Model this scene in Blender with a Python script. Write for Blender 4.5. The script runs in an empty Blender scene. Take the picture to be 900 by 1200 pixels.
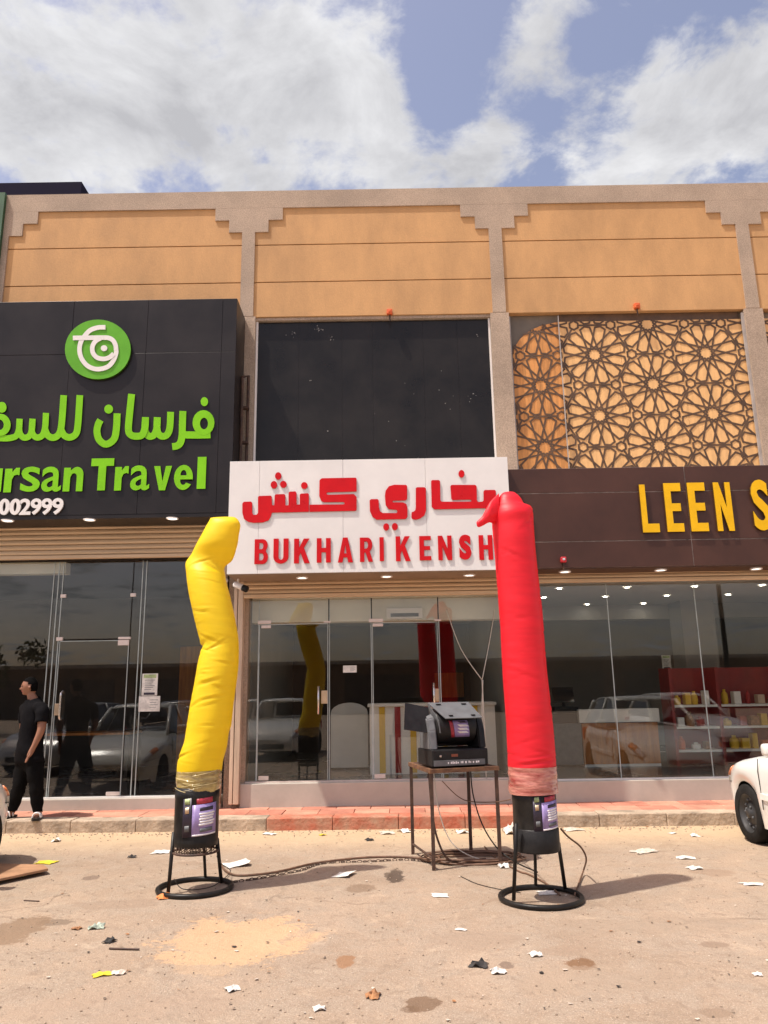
import bpy, bmesh, math, random
from math import sin, cos, pi, radians, atan2, sqrt, hypot
from mathutils import Vector, Matrix, noise
from mathutils.geometry import tessellate_polygon
random.seed(7)
sc = bpy.context.scene
C = sc.collection

# ------------------------------------------------------------------ camera
FPX, PITCH, ROLL, EYE = 901.0, radians(13.0), 0.0165, 1.68
FW = Vector((0, cos(PITCH), sin(PITCH)))
U0 = Vector((0, -sin(PITCH), cos(PITCH)))
R0 = Vector((1, 0, 0))
CR = cos(ROLL) * R0 - sin(ROLL) * U0
CU = sin(ROLL) * R0 + cos(ROLL) * U0
cd = bpy.data.cameras.new('camera')
cam = bpy.data.objects.new('camera', cd)
C.objects.link(cam)
cd.sensor_fit = 'VERTICAL'
cd.sensor_height = 36.0
cd.lens = FPX / 1200 * 36.0
cd.clip_start, cd.clip_end = 0.05, 2000
cam.matrix_world = Matrix((
    (CR.x, CU.x, -FW.x, 0), (CR.y, CU.y, -FW.y, 0), (CR.z, CU.z, -FW.z, EYE), (0, 0, 0, 1)))
sc.camera = cam

# ------------------------------------------------------------------ light
SUN = Vector((-0.42, -0.21, 1.0)).normalized()      # towards the sun
EL = math.asin(SUN.z)
sl = bpy.data.lights.new('sun', 'SUN')
sl.energy = 4.0
sl.angle = radians(1.0)
sl.color = (1.0, 0.94, 0.85)
so = bpy.data.objects.new('sun', sl)
C.objects.link(so)
so.rotation_euler = SUN.to_track_quat('Z', 'Y').to_euler()
so.location = (0, 0, 30)
sc.view_settings.view_transform = 'Standard'
sc.view_settings.look = 'None'
sc.view_settings.gamma = 1.0
sc.view_settings.exposure = 0.36
try:
    sc.view_settings.use_curve_mapping = False
except Exception:
    pass


def ray(px, py):
    """direction through a point of the 900x1200 photograph"""
    return FW + (px - 450) / FPX * CR + (600 - py) / FPX * CU


def F(px, py, Y):
    """point of a vertical plane at distance Y -> (X, Z)"""
    d = ray(px, py)
    t = Y / d.y
    return (d.x * t, EYE + d.z * t)


def P(px, py, Y):
    x, z = F(px, py, Y)
    return Vector((x, Y, z))


def G(px, py, z=0.0):
    """point of a level plane at height z"""
    d = ray(px, py)
    t = (z - EYE) / d.z
    return Vector((d.x * t, d.y * t, z))


# ------------------------------------------------------------------ sky
w = bpy.data.worlds.new('World')
sc.world = w
w.use_nodes = True
nt = w.node_tree
nt.nodes.clear()
N = nt.nodes.new
L = nt.links.new


def mth(op, a, b=None, c=None, clamp=False, tree=None):
    t = tree or nt
    n = t.nodes.new('ShaderNodeMath')
    n.operation = op
    n.use_clamp = clamp
    for i, v in enumerate((a, b, c)):
        if v is None:
            continue
        if isinstance(v, (int, float)):
            n.inputs[i].default_value = v
        else:
            t.links.new(v, n.inputs[i])
    return n.outputs[0]


sky = N('ShaderNodeTexSky')
sky.sky_type = 'NISHITA'
sky.sun_disc = False
sky.sun_elevation = EL
sky.sun_rotation = atan2(SUN.x, SUN.y)
sky.altitude = 100
sky.air_density = 1.0
sky.dust_density = 2.5
sky.ozone_density = 1.0
tc = N('ShaderNodeTexCoord')
sp = N('ShaderNodeSeparateXYZ')
L(tc.outputs['Generated'], sp.inputs[0])
zz = mth('ADD', mth('MAXIMUM', sp.outputs['Z'], 0.0), 0.12)
uu = mth('DIVIDE', sp.outputs['X'], zz)
vv = mth('DIVIDE', sp.outputs['Y'], zz)
cmb = N('ShaderNodeCombineXYZ')
L(uu, cmb.inputs[0])
L(vv, cmb.inputs[1])


def nz(scale, detail, rough, dist=0.0, off=(0, 0, 0)):
    m = N('ShaderNodeMapping')
    m.inputs['Location'].default_value = off
    L(cmb.outputs[0], m.inputs[0])
    n = N('ShaderNodeTexNoise')
    n.inputs['Scale'].default_value = scale
    n.inputs['Detail'].default_value = detail
    n.inputs['Roughness'].default_value = rough
    n.inputs['Distortion'].default_value = dist
    L(m.outputs[0], n.inputs['Vector'])
    return n.outputs['Fac']


def skyuv(px, py):
    d = ray(px, py).normalized()
    k = d.z + 0.12
    return d.x / k, d.y / k


big = nz(1.1, 2, 0.5, 0.0, (3.1, 1.7, 0))
fine = nz(4.6, 12, 0.60, 0.25, (0.4, 5.2, 0))
cov = mth('ADD', mth('MULTIPLY', mth('SUBTRACT', big, 0.45), 1.3), 0.0)
# the cloud banks and the blue gap between them (centres, radii, weight)
for (px, py, rx, ry, wgt) in ((120, 90, 290, 210, .80), (330, 160, 120, 120, .50), (800, 150, 110, 80, 1.0), (880, 110, 90, 80, .5), (470, 190, 45, 45, .45),
                              (615, 60, 62, 55, .85), (565, 170, 38, 38, .75), (455, 115, 30, 40, .50), (690, 200, 50, 30, .50), (470, 15, 45, 25, .35),
                              (520, 110, 60, 100, -.72), (640, 150, 28, 50, -.5), (720, 35, 60, 40, -.70), (425, 60, 26, 45, -.25), (540, 15, 40, 35, -.35), (860, 10, 80, 25, -.45)):
    u0, v0 = skyuv(px, py)
    u1, _ = skyuv(px + rx, py)
    _, v1 = skyuv(px, py - ry)
    du = mth('DIVIDE', mth('SUBTRACT', uu, u0), abs(u1 - u0))
    dv = mth('DIVIDE', mth('SUBTRACT', vv, v0), abs(v1 - v0))
    rr = mth('ADD', mth('MULTIPLY', du, du), mth('MULTIPLY', dv, dv))
    cov = mth('ADD', cov, mth('MULTIPLY', mth('POWER', 2.718, mth('MULTIPLY', rr, -1.0)), wgt))
fine2 = nz(12.0, 9, 0.62, 0.3, (2.3, 9.1, 0))
dens = mth('ADD', mth('MULTIPLY', cov, 0.82), mth('ADD', mth('MULTIPLY', mth('SUBTRACT', fine, 0.5), 2.9), mth('MULTIPLY', mth('SUBTRACT', fine2, 0.5), 1.3)))
mr = N('ShaderNodeMapRange')
mr.interpolation_type = 'SMOOTHSTEP'
L(dens, mr.inputs['Value'])
mr.inputs['From Min'].default_value = 0.02
mr.inputs['From Max'].default_value = 0.62
shade = mth('MULTIPLY_ADD', nz(4.4, 11, 0.62, 0.4, (7, 2, 0)), 1.35, mth('MULTIPLY', dens, 0.17))
cr = N('ShaderNodeValToRGB')
cr.color_ramp.elements[0].position = 0.46
cr.color_ramp.elements[0].color = (5.1, 5.1, 5.2, 1)
cr.color_ramp.elements[1].position = 1.0
cr.color_ramp.elements[1].color = (3.05, 3.05, 3.2, 1)
L(shade, cr.inputs[0])
skb = N('ShaderNodeMix')
skb.data_type = 'RGBA'
skb.blend_type = 'MULTIPLY'
skb.inputs[0].default_value = 1.0
L(sky.outputs[0], skb.inputs[6])
skb.inputs[7].default_value = (1.48, 1.18, 1.06, 1)
mx = N('ShaderNodeMix')
mx.data_type = 'RGBA'
L(mr.outputs[0], mx.inputs[0])
L(skb.outputs[2], mx.inputs[6])
L(cr.outputs[0], mx.inputs[7])
bg = N('ShaderNodeBackground')
bg.inputs['Strength'].default_value = 0.14
L(mx.outputs[2], bg.inputs['Color'])
ow = N('ShaderNodeOutputWorld')
L(bg.outputs[0], ow.inputs[0])


# ------------------------------------------------------------------ materials
def mat(name, col, rough=0.6, var=0.12, scale=3.0, bump=0.0, bscale=40.0, metal=0.0, spec=0.5, col2=None,
        grain=0.0, gscale=300.0, stretch=(1, 1, 1), coat=0.0, trans=0.0):
    """procedural material: colour with two scales of variation, optional grain and fine relief"""
    m = bpy.data.materials.new(name)
    m.use_nodes = True
    t = m.node_tree
    b = t.nodes['Principled BSDF']
    b.inputs['Roughness'].default_value = rough
    b.inputs['Metallic'].default_value = metal
    b.inputs['Specular IOR Level'].default_value = spec
    b.inputs['Coat Weight'].default_value = coat
    g = t.nodes.new('ShaderNodeNewGeometry')
    mp = t.nodes.new('ShaderNodeMapping')
    mp.inputs['Scale'].default_value = stretch
    t.links.new(g.outputs['Position'], mp.inputs[0])
    n1 = t.nodes.new('ShaderNodeTexNoise')
    n1.inputs['Scale'].default_value = scale
    n1.inputs['Detail'].default_value = 6
    n1.inputs['Roughness'].default_value = 0.62
    t.links.new(mp.outputs[0], n1.inputs['Vector'])
    rp = t.nodes.new('ShaderNodeValToRGB')
    c2 = col2 or tuple(c * (1 - 2.2 * var) for c in col)
    c1 = tuple(min(1, c * (1 + (var if not col2 else 0))) for c in col)
    rp.color_ramp.elements[0].position = 0.3
    rp.color_ramp.elements[0].color = (*[max(0, c) for c in c2], 1)
    rp.color_ramp.elements[1].position = 0.66
    rp.color_ramp.elements[1].color = (*c1, 1)
    t.links.new(n1.outputs['Fac'], rp.inputs[0])
    out = rp.outputs[0]
    if grain:
        n2 = t.nodes.new('ShaderNodeTexNoise')
        n2.inputs['Scale'].default_value = gscale
        n2.inputs['Detail'].default_value = 2
        t.links.new(g.outputs['Position'], n2.inputs['Vector'])
        k = mth('MULTIPLY_ADD', n2.outputs['Fac'], 2 * grain * 2, 1 - 2 * grain, tree=t)
        mxx = t.nodes.new('ShaderNodeMix')
        mxx.data_type = 'RGBA'
        mxx.blend_type = 'MULTIPLY'
        mxx.inputs[0].default_value = 1
        cc = t.nodes.new('ShaderNodeCombineColor')
        for i in range(3):
            t.links.new(k, cc.inputs[i])
        t.links.new(out, mxx.inputs[6])
        t.links.new(cc.outputs[0], mxx.inputs[7])
        out = mxx.outputs[2]
    t.links.new(out, b.inputs['Base Color'])
    rv = mth('MULTIPLY_ADD', n1.outputs['Fac'], 0.2, max(0.02, rough - 0.1), clamp=True, tree=t)
    if rough > 0.12:
        t.links.new(rv, b.inputs['Roughness'])
    if bump:
        n3 = t.nodes.new('ShaderNodeTexNoise')
        n3.inputs['Scale'].default_value = bscale
        n3.inputs['Detail'].default_value = 5
        t.links.new(mp.outputs[0], n3.inputs['Vector'])
        bp = t.nodes.new('ShaderNodeBump')
        bp.inputs['Strength'].default_value = bump
        bp.inputs['Distance'].default_value = 0.02
        t.links.new(n3.outputs['Fac'], bp.inputs['Height'])
        t.links.new(bp.outputs[0], b.inputs['Normal'])
    if trans:
        tr = t.nodes.new('ShaderNodeBsdfTranslucent')
        t.links.new(out, tr.inputs['Color'])
        ms = t.nodes.new('ShaderNodeMixShader')
        ms.inputs[0].default_value = trans
        o = t.nodes['Material Output']
        t.links.new(b.outputs[0], ms.inputs[1])
        t.links.new(tr.outputs[0], ms.inputs[2])
        t.links.new(ms.outputs[0], o.inputs[0])
    return m


def emit(name, col, s):
    m = bpy.data.materials.new(name)
    m.use_nodes = True
    b = m.node_tree.nodes['Principled BSDF']
    b.inputs['Base Color'].default_value = (.8, .8, .8, 1)
    b.inputs['Emission Color'].default_value = (*col, 1)
    b.inputs['Emission Strength'].default_value = s
    return m


def glass(name, tint, f0=0.06, k=1.0):
    m = bpy.data.materials.new(name)
    m.use_nodes = True
    t = m.node_tree
    t.nodes.clear()
    o = t.nodes.new('ShaderNodeOutputMaterial')
    tr = t.nodes.new('ShaderNodeBsdfTransparent')
    tr.inputs[0].default_value = (*tint, 1)
    gl = t.nodes.new('ShaderNodeBsdfGlossy')
    gl.inputs['Roughness'].default_value = 0.0
    gl.inputs['Color'].default_value = (k, k, k, 1)
    lw = t.nodes.new('ShaderNodeLayerWeight')
    lw.inputs[0].default_value = 0.5
    p5 = mth('POWER', lw.outputs['Facing'], 5.0, tree=t)
    fac = mth('MULTIPLY_ADD', p5, 1 - f0, f0, clamp=True, tree=t)
    ms = t.nodes.new('ShaderNodeMixShader')
    t.links.new(fac, ms.inputs[0])
    t.links.new(tr.outputs[0], ms.inputs[1])
    t.links.new(gl.outputs[0], ms.inputs[2])
    t.links.new(ms.outputs[0], o.inputs[0])
    return m


MT = dict(
    stone=mat('pebble_dash', (.45, .34, .25), .85, .10, 1.2, .5, 160, grain=.32, gscale=70),
    ochre=mat('ochre_render', (.58, .325, .138), .8, .085, 1.3, .15, 30, grain=.06, gscale=45, stretch=(1.6, 1, .7)),
    concrete=mat('concrete', (.36, .31, .26), .85, .12, 2, .3, 40),
    blacksheet=mat('black_sheet', (.016, .013, .011), .30, .25, 1.5, .03, 3, spec=.3),
    blackpanel=mat('black_panel', (.019, .015, .0145), .36, .2, 1.1, .06, 2.0, spec=.3),
    white=mat('white_panel', (.80, .775, .74), .4, .03, 1.6),
    brown=mat('brown_panel', (.072, .030, .020), .42, .12, 1.5, .02, 3, spec=.35),
    sealant=mat('sealant', (.42, .36, .32), .8, .3, 6),
    red=mat('red_acrylic', (.62, .004, .008), .3, .06, 4, spec=.25),
    green=mat('green_acrylic', (.22, .60, .008), .35, .05, 4, spec=.25),
    logogreen=mat('logo_green', (.13, .42, .03), .35, .06, 4, spec=.25),
    yellowl=mat('yellow_acrylic', (.85, .48, .006), .35, .05, 4, spec=.25),
    lwhite=mat('white_acrylic', (.82, .78, .74), .4, .03, 4),
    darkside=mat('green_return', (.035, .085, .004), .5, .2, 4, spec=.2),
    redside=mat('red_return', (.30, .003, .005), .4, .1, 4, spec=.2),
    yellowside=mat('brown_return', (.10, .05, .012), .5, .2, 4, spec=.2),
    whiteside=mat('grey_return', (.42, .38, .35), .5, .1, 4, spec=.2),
    shutter=mat('tan_shutter', (.64, .46, .29), .5, .10, 2.0, .05, 20, stretch=(.3, 1, 6)),
    wrapy=mat('film_highlight_yellow', (.74, .62, .30), .12, .1, 12, coat=.8),  # pale colour stands for glints on the wound film
    wrapr=mat('film_highlight_pink', (.80, .50, .44), .12, .1, 12, coat=.8),
    tan=mat('tan_metal', (.60, .45, .32), .5, .12, 3, stretch=(3, 3, .4)),
    tansoffit=mat('tan_soffit', (.30, .21, .14), .6, .1, 2),
    glass=glass('shop_glass', (.88, .89, .87), .044),
    seal=mat('glass_edge', (.42, .47, .45), .3, .1, 5),
    chrome=mat('polished_steel', (.72, .68, .64), .22, .05, 5, metal=.9),
    fitting=mat('patch_fitting', (.74, .62, .56), .35, .05, 5, metal=.3),
    brass=mat('lock_brass', (.6, .45, .3), .35, .1, 8, metal=.6),
    cream=mat('cream_stone', (.47, .43, .365), .6, .06, 2.5, .05, 30),
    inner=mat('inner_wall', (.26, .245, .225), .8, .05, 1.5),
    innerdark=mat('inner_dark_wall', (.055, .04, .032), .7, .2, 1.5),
    ceil=mat('inner_ceiling', (.50, .49, .46), .8, .03, 1.5),
    floor=mat('inner_floor', (.22, .20, .18), .25, .1, 1.5),
    bulk=mat('cream_bulkhead', (.84, .80, .68), .7, .04, 1.5),
    wood=mat('wood_board', (.48, .165, .025), .5, .18, 3, .05, 30, stretch=(6, 6, .5)),
    boardold=mat('orange_board_old', (.66, .29, .08), .55, .2, 3.5, .1, 30, stretch=(5, 5, .6)),
    boardnew=mat('orange_board', (.86, .50, .20), .55, .08, 3, .1, 30, stretch=(5, 5, .6)),
    strap=mat('brown_strapwork', (.12, .066, .034), .6, .2, 5),
    dusty=mat('dusty_glass', (.20, .165, .125), .6, .15, 1.6),
    yellow=mat('yellow_nylon', (.99, .74, .010), .5, .03, 3, .15, 6, stretch=(.5, .5, 4), trans=.32),
    rednylon=mat('red_nylon', (.93, .020, .038), .45, .04, 3, .15, 6, stretch=(.5, .5, 4), trans=.32),
    tapey=mat('tape_over_yellow', (.58, .44, .14), .2, .22, 11, .8, 12, stretch=(.5, .5, 2.2), coat=.7, col2=(.17, .11, .035)),  # pale streaks are highlights on the wrap put into the colour
    taper=mat('tape_over_red', (.62, .26, .20), .18, .2, 11, .8, 12, stretch=(.5, .5, 2.2), coat=.7, col2=(.26, .02, .02)),  # pale streaks painted as highlights, red showing through between them
    blk=mat('black_painted_steel', (.017, .015, .013), .42, .35, 8, .1, 30, spec=.28),
    blk2=mat('black_plastic', (.018, .017, .017), .45, .2, 10, .08, 60, spec=.25),
    grey=mat('grey_plastic', (.12, .125, .13), .5, .12, 10, .05, 60),
    rust=mat('rusty_steel', (.10, .05, .03), .7, .3, 14, .2, 60, col2=(.03, .018, .014)),
    rustrim=mat('rusty_rim', (.22, .11, .05), .7, .3, 14, .2, 60, col2=(.07, .03, .02)),
    purple=mat('purple_print', (.32, .24, .48), .35, .12, 14),
    printw=mat('print_white', (.80, .76, .76), .4, .05, 20),
    printd=mat('print_dark', (.03, .022, .04), .4, .2, 20),
    printr=mat('print_red', (.40, .03, .05), .4, .2, 20),
    printg=mat('print_green', (.42, .52, .24), .4, .2, 20),
    paper=mat('paper', (.74, .71, .65), .8, .14, 14),
    tile=mat('red_paving', (.52, .205, .135), .8, .16, 3, .3, 40, grain=.1, gscale=60),
    tile2=mat('dusty_red_paving', (.58, .27, .18), .8, .16, 3, .3, 40, grain=.1, gscale=60),
    kerbred=mat('painted_red_kerb', (.46, .115, .06), .75, .2, 5, .5, 25, col2=(.44, .26, .17)),
    kerbraw=mat('bare_kerb', (.46, .36, .26), .85, .2, 4, .6, 25, grain=.15, gscale=60),
    carwhite=mat('white_car_paint', (.80, .80, .75), .22, .03, 2, coat=.6),
    carsilver=mat('silver_car_paint', (.42, .42, .42), .25, .03, 2, coat=.6, metal=.3),
    cardark=mat('dark_car_paint', (.05, .05, .052), .2, .05, 2, coat=.6),
    tyre=mat('tyre_rubber', (.018, .017, .016), .85, .25, 12, .2, 50, spec=.2),
    rim=mat('black_steel_rim', (.05, .05, .05), .45, .15, 9, metal=.3),
    carglass=mat('car_window', (.012, .014, .016), .06, .1, 3, spec=.8),
    amber=mat('amber_lens', (.72, .22, .07), .2, .08, 12, coat=.4),
    lens=mat('headlamp_lens', (.55, .56, .58), .12, .05, 9, coat=.5),
    skin=mat('skin', (.27, .118, .066), .55, .06, 12),
    hair=mat('black_hair', (.0045, .004, .004), .85, .3, 30, .2, 80, spec=.06),
    shirt=mat('black_shirt', (.0075, .007, .008), .9, .15, 12, .25, 50, spec=.08),
    trousers=mat('black_trousers', (.006, .0055, .0055), .9, .15, 12, .25, 40, spec=.08),
    rope=mat('brown_cable', (.16, .085, .05), .6, .2, 20),
    wire=mat('white_cord', (.62, .58, .50), .6, .05, 20),
    navy=mat('navy_sheet', (.008, .006, .022), .8, .15, 3, spec=.1),
    greensheet=mat('green_sheet', (.03, .09, .035), .5, .15, 3),
    orangebox=mat('orange_plastic', (.70, .13, .03), .5, .1, 20),
    redbox=mat('red_plastic', (.55, .02, .03), .5, .1, 20),
    redshelf=mat('red_display', (.28, .018, .014), .45, .1, 3),
    stripey=mat('stripe_yellow', (.75, .46, .03), .5, .06, 3),
    striper=mat('stripe_red', (.36, .02, .018), .5, .06, 3),
    counterw=mat('counter_white', (.84, .81, .75), .5, .04, 3),
    lampglow=emit('lamp_glow', (1, .95, .88), 2.2),
    downglow=emit('downlight_glow', (1, .92, .80), 45.0),
    opp=mat('opposite_wall', (.16, .10, .065), .85, .2, .8),
    leaf=mat('leaf', (.06, .085, .025), .7, .35, 1.5),
    bark=mat('bark', (.14, .10, .07), .9, .2, 6, .4, 30),
    orangepeel=mat('orange_scrap', (.72, .23, .06), .6, .1, 20),
    yellowscrap=mat('yellow_scrap', (.72, .58, .05), .5, .1, 20),
    brownscrap=mat('brown_scrap', (.36, .17, .07), .7, .25, 20),
    blackscrap=mat('black_scrap', (.03, .027, .025), .7, .3, 20),
    tanboard=mat('tan_board', (.40, .22, .12), .7, .15, 5, .1, 30),
    film=mat('plastic_film', (.66, .58, .48), .3, .1, 12),
    greenscrap=mat('green_print_scrap', (.45, .52, .42), .5, .3, 30),
    stoneg=mat('gravel', (.38, .29, .21), .9, .3, 40),
)


# ------------------------------------------------------------------ helpers
def box(bm, x0, x1, y0, y1, z0, z1, mi=0):
    v = [bm.verts.new(p) for p in ((x0, y0, z0), (x1, y0, z0), (x1, y1, z0), (x0, y1, z0),
                                   (x0, y0, z1), (x1, y0, z1), (x1, y1, z1), (x0, y1, z1))]
    for f in ((0, 3, 2, 1), (4, 5, 6, 7), (0, 1, 5, 4), (1, 2, 6, 5), (2, 3, 7, 6), (3, 0, 4, 7)):
        bm.faces.new([v[i] for i in f]).material_index = mi
    return v


def bevelbox(x0, x1, y0, y1, z0, z1, b=0.01, seg=2):
    bm = bmesh.new()
    box(bm, x0, x1, y0, y1, z0, z1)
    bmesh.ops.bevel(bm, geom=bm.edges[:], offset=b, segments=seg, affect='EDGES', profile=.5)
    return bm


def smooth_path(pts, n=6):
    pts = [Vector(p) for p in pts]
    if len(pts) < 3:
        return pts
    out = []
    for i in range(len(pts) - 1):
        p0 = pts[max(i - 1, 0)]
        p1, p2 = pts[i], pts[i + 1]
        p3 = pts[min(i + 2, len(pts) - 1)]
        for k in range(n):
            t = k / n
            out.append(0.5 * ((2 * p1) + (p2 - p0) * t + (2 * p0 - 5 * p1 + 4 * p2 - p3) * t * t + (3 * p1 - p0 - 3 * p2 + p3) * t ** 3))
    out.append(pts[-1])
    return out


def tube(bm, pts, r, n=8, caps=True):
    pts = [Vector(p) for p in pts]
    rings = []
    m = len(pts)
    up = None
    for i, p in enumerate(pts):
        d = (pts[min(i + 1, m - 1)] - pts[max(i - 1, 0)])
        if d.length < 1e-9:
            d = Vector((0, 0, 1))
        d.normalize()
        if up is None:
            up = d.orthogonal().normalized()
        up = (up - d * up.dot(d))
        up = up.normalized() if up.length > 1e-6 else d.orthogonal().normalized()
        s = d.cross(up)
        ri = r[i] if isinstance(r, (list, tuple)) else r
        rings.append([bm.verts.new(p + (up * cos(2 * pi * k / n) + s * sin(2 * pi * k / n)) * ri) for k in range(n)])
    for a, b in zip(rings, rings[1:]):
        for k in range(n):
            bm.faces.new((a[k], a[(k + 1) % n], b[(k + 1) % n], b[k]))
    if caps:
        bm.faces.new(rings[0][::-1])
        bm.faces.new(rings[-1])


def lathe(bm, prof, n=24, c=(0, 0, 0)):
    rings = []
    for r, z in prof:
        rings.append([bm.verts.new((c[0] + r * cos(2 * pi * k / n), c[1] + r * sin(2 * pi * k / n), c[2] + z)) for k in range(n)])
    for a, b in zip(rings, rings[1:]):
        for k in range(n):
            bm.faces.new((a[k], a[(k + 1) % n], b[(k + 1) % n], b[k]))
    return rings


def torus(bm, c, R, r, n=48, m=10, sq=1.0):
    vs = [[bm.verts.new((c[0] + (R + r * cos(2 * pi * j / m)) * cos(2 * pi * i / n),
                         c[1] + (R + r * cos(2 * pi * j / m)) * sin(2 * pi * i / n),
                         c[2] + r * sq * sin(2 * pi * j / m))) for j in range(m)] for i in range(n)]
    for i in range(n):
        for j in range(m):
            bm.faces.new((vs[i][j], vs[(i + 1) % n][j], vs[(i + 1) % n][(j + 1) % m], vs[i][(j + 1) % m]))


def prism(bm, loops, y0, y1):
    """outline (first loop) and holes given as (X, Z), extruded from y0 (front) to y1"""
    pts3 = [[Vector((x, z, 0)) for x, z in lp] for lp in loops]
    tris = tessellate_polygon(pts3)
    flat = [p for lp in loops for p in lp]
    fr = [bm.verts.new((x, y0, z)) for x, z in flat]
    bk = [bm.verts.new((x, y1, z)) for x, z in flat]
    for t in tris:
        try:
            bm.faces.new([fr[i] for i in t])
            bm.faces.new([bk[i] for i in t][::-1])
        except ValueError:
            pass
    o = 0
    for lp in loops:
        n = len(lp)
        for i in range(n):
            a, b = o + i, o + (i + 1) % n
            try:
                bm.faces.new((fr[a], fr[b], bk[b], bk[a]))
            except ValueError:
                pass
        o += n
    bmesh.ops.recalc_face_normals(bm, faces=bm.faces[:])


def wmat(o):
    m = o.matrix_basis.copy()
    while o.parent:
        o = o.parent
        m = o.matrix_basis @ m
    return m


def obj(name, bm, m, parent=None, smooth=False, recalc=True, world=True):
    """link a bmesh (world coordinates) as one mesh object, as a child of parent"""
    if recalc:
        bmesh.ops.recalc_face_normals(bm, faces=bm.faces[:])
    if parent is not None and world:
        bm.transform(wmat(parent).inverted())
    me = bpy.data.meshes.new(name)
    bm.to_mesh(me)
    bm.free()
    for k in (m if isinstance(m, (list, tuple)) else [m]):
        me.materials.append(MT[k] if isinstance(k, str) else k)
    if smooth:
        me.polygons.foreach_set('use_smooth', [True] * len(me.polygons))
    o = bpy.data.objects.new(name, me)
    C.objects.link(o)
    o.parent = parent
    return o


def tag(o, label=None, cat=None, group=None, kind=None):
    if label:
        o['label'] = label
    if cat:
        o['category'] = cat
    if group:
        o['group'] = group
    if kind:
        o['kind'] = kind
    return o


def thing(name, label, cat, loc=(0, 0, 0), rz=0.0, group=None):
    o = bpy.data.objects.new(name, None)
    o.empty_display_size = .2
    C.objects.link(o)
    o.location = loc
    o.rotation_euler = (0, 0, rz)
    return tag(o, label, cat, group)


def solo(name, bm, m, label, cat, group=None, smooth=False):
    """a thing that is one mesh, its origin set to its base"""
    vs = [v.co for v in bm.verts]
    c = Vector(((min(v.x for v in vs) + max(v.x for v in vs)) / 2, (min(v.y for v in vs) + max(v.y for v in vs)) / 2, min(v.z for v in vs)))
    bmesh.ops.translate(bm, verts=bm.verts[:], vec=-c)
    o = obj(name, bm, m, None, smooth)
    o.location = c
    return tag(o, label, cat, group)


def copy_tree(o, parent=None):
    c = o.copy()
    C.objects.link(c)
    c.parent = parent
    for ch in list(o.children):
        copy_tree(ch, c)
    return c


def bx(name, m, parent, *a, bevel=0.0):
    bm = bevelbox(*a, b=bevel) if bevel else bmesh.new()
    if not bevel:
        box(bm, *a)
    return obj(name, bm, m, parent)


def structure(o):
    o['kind'] = 'structure'
    return o


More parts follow.
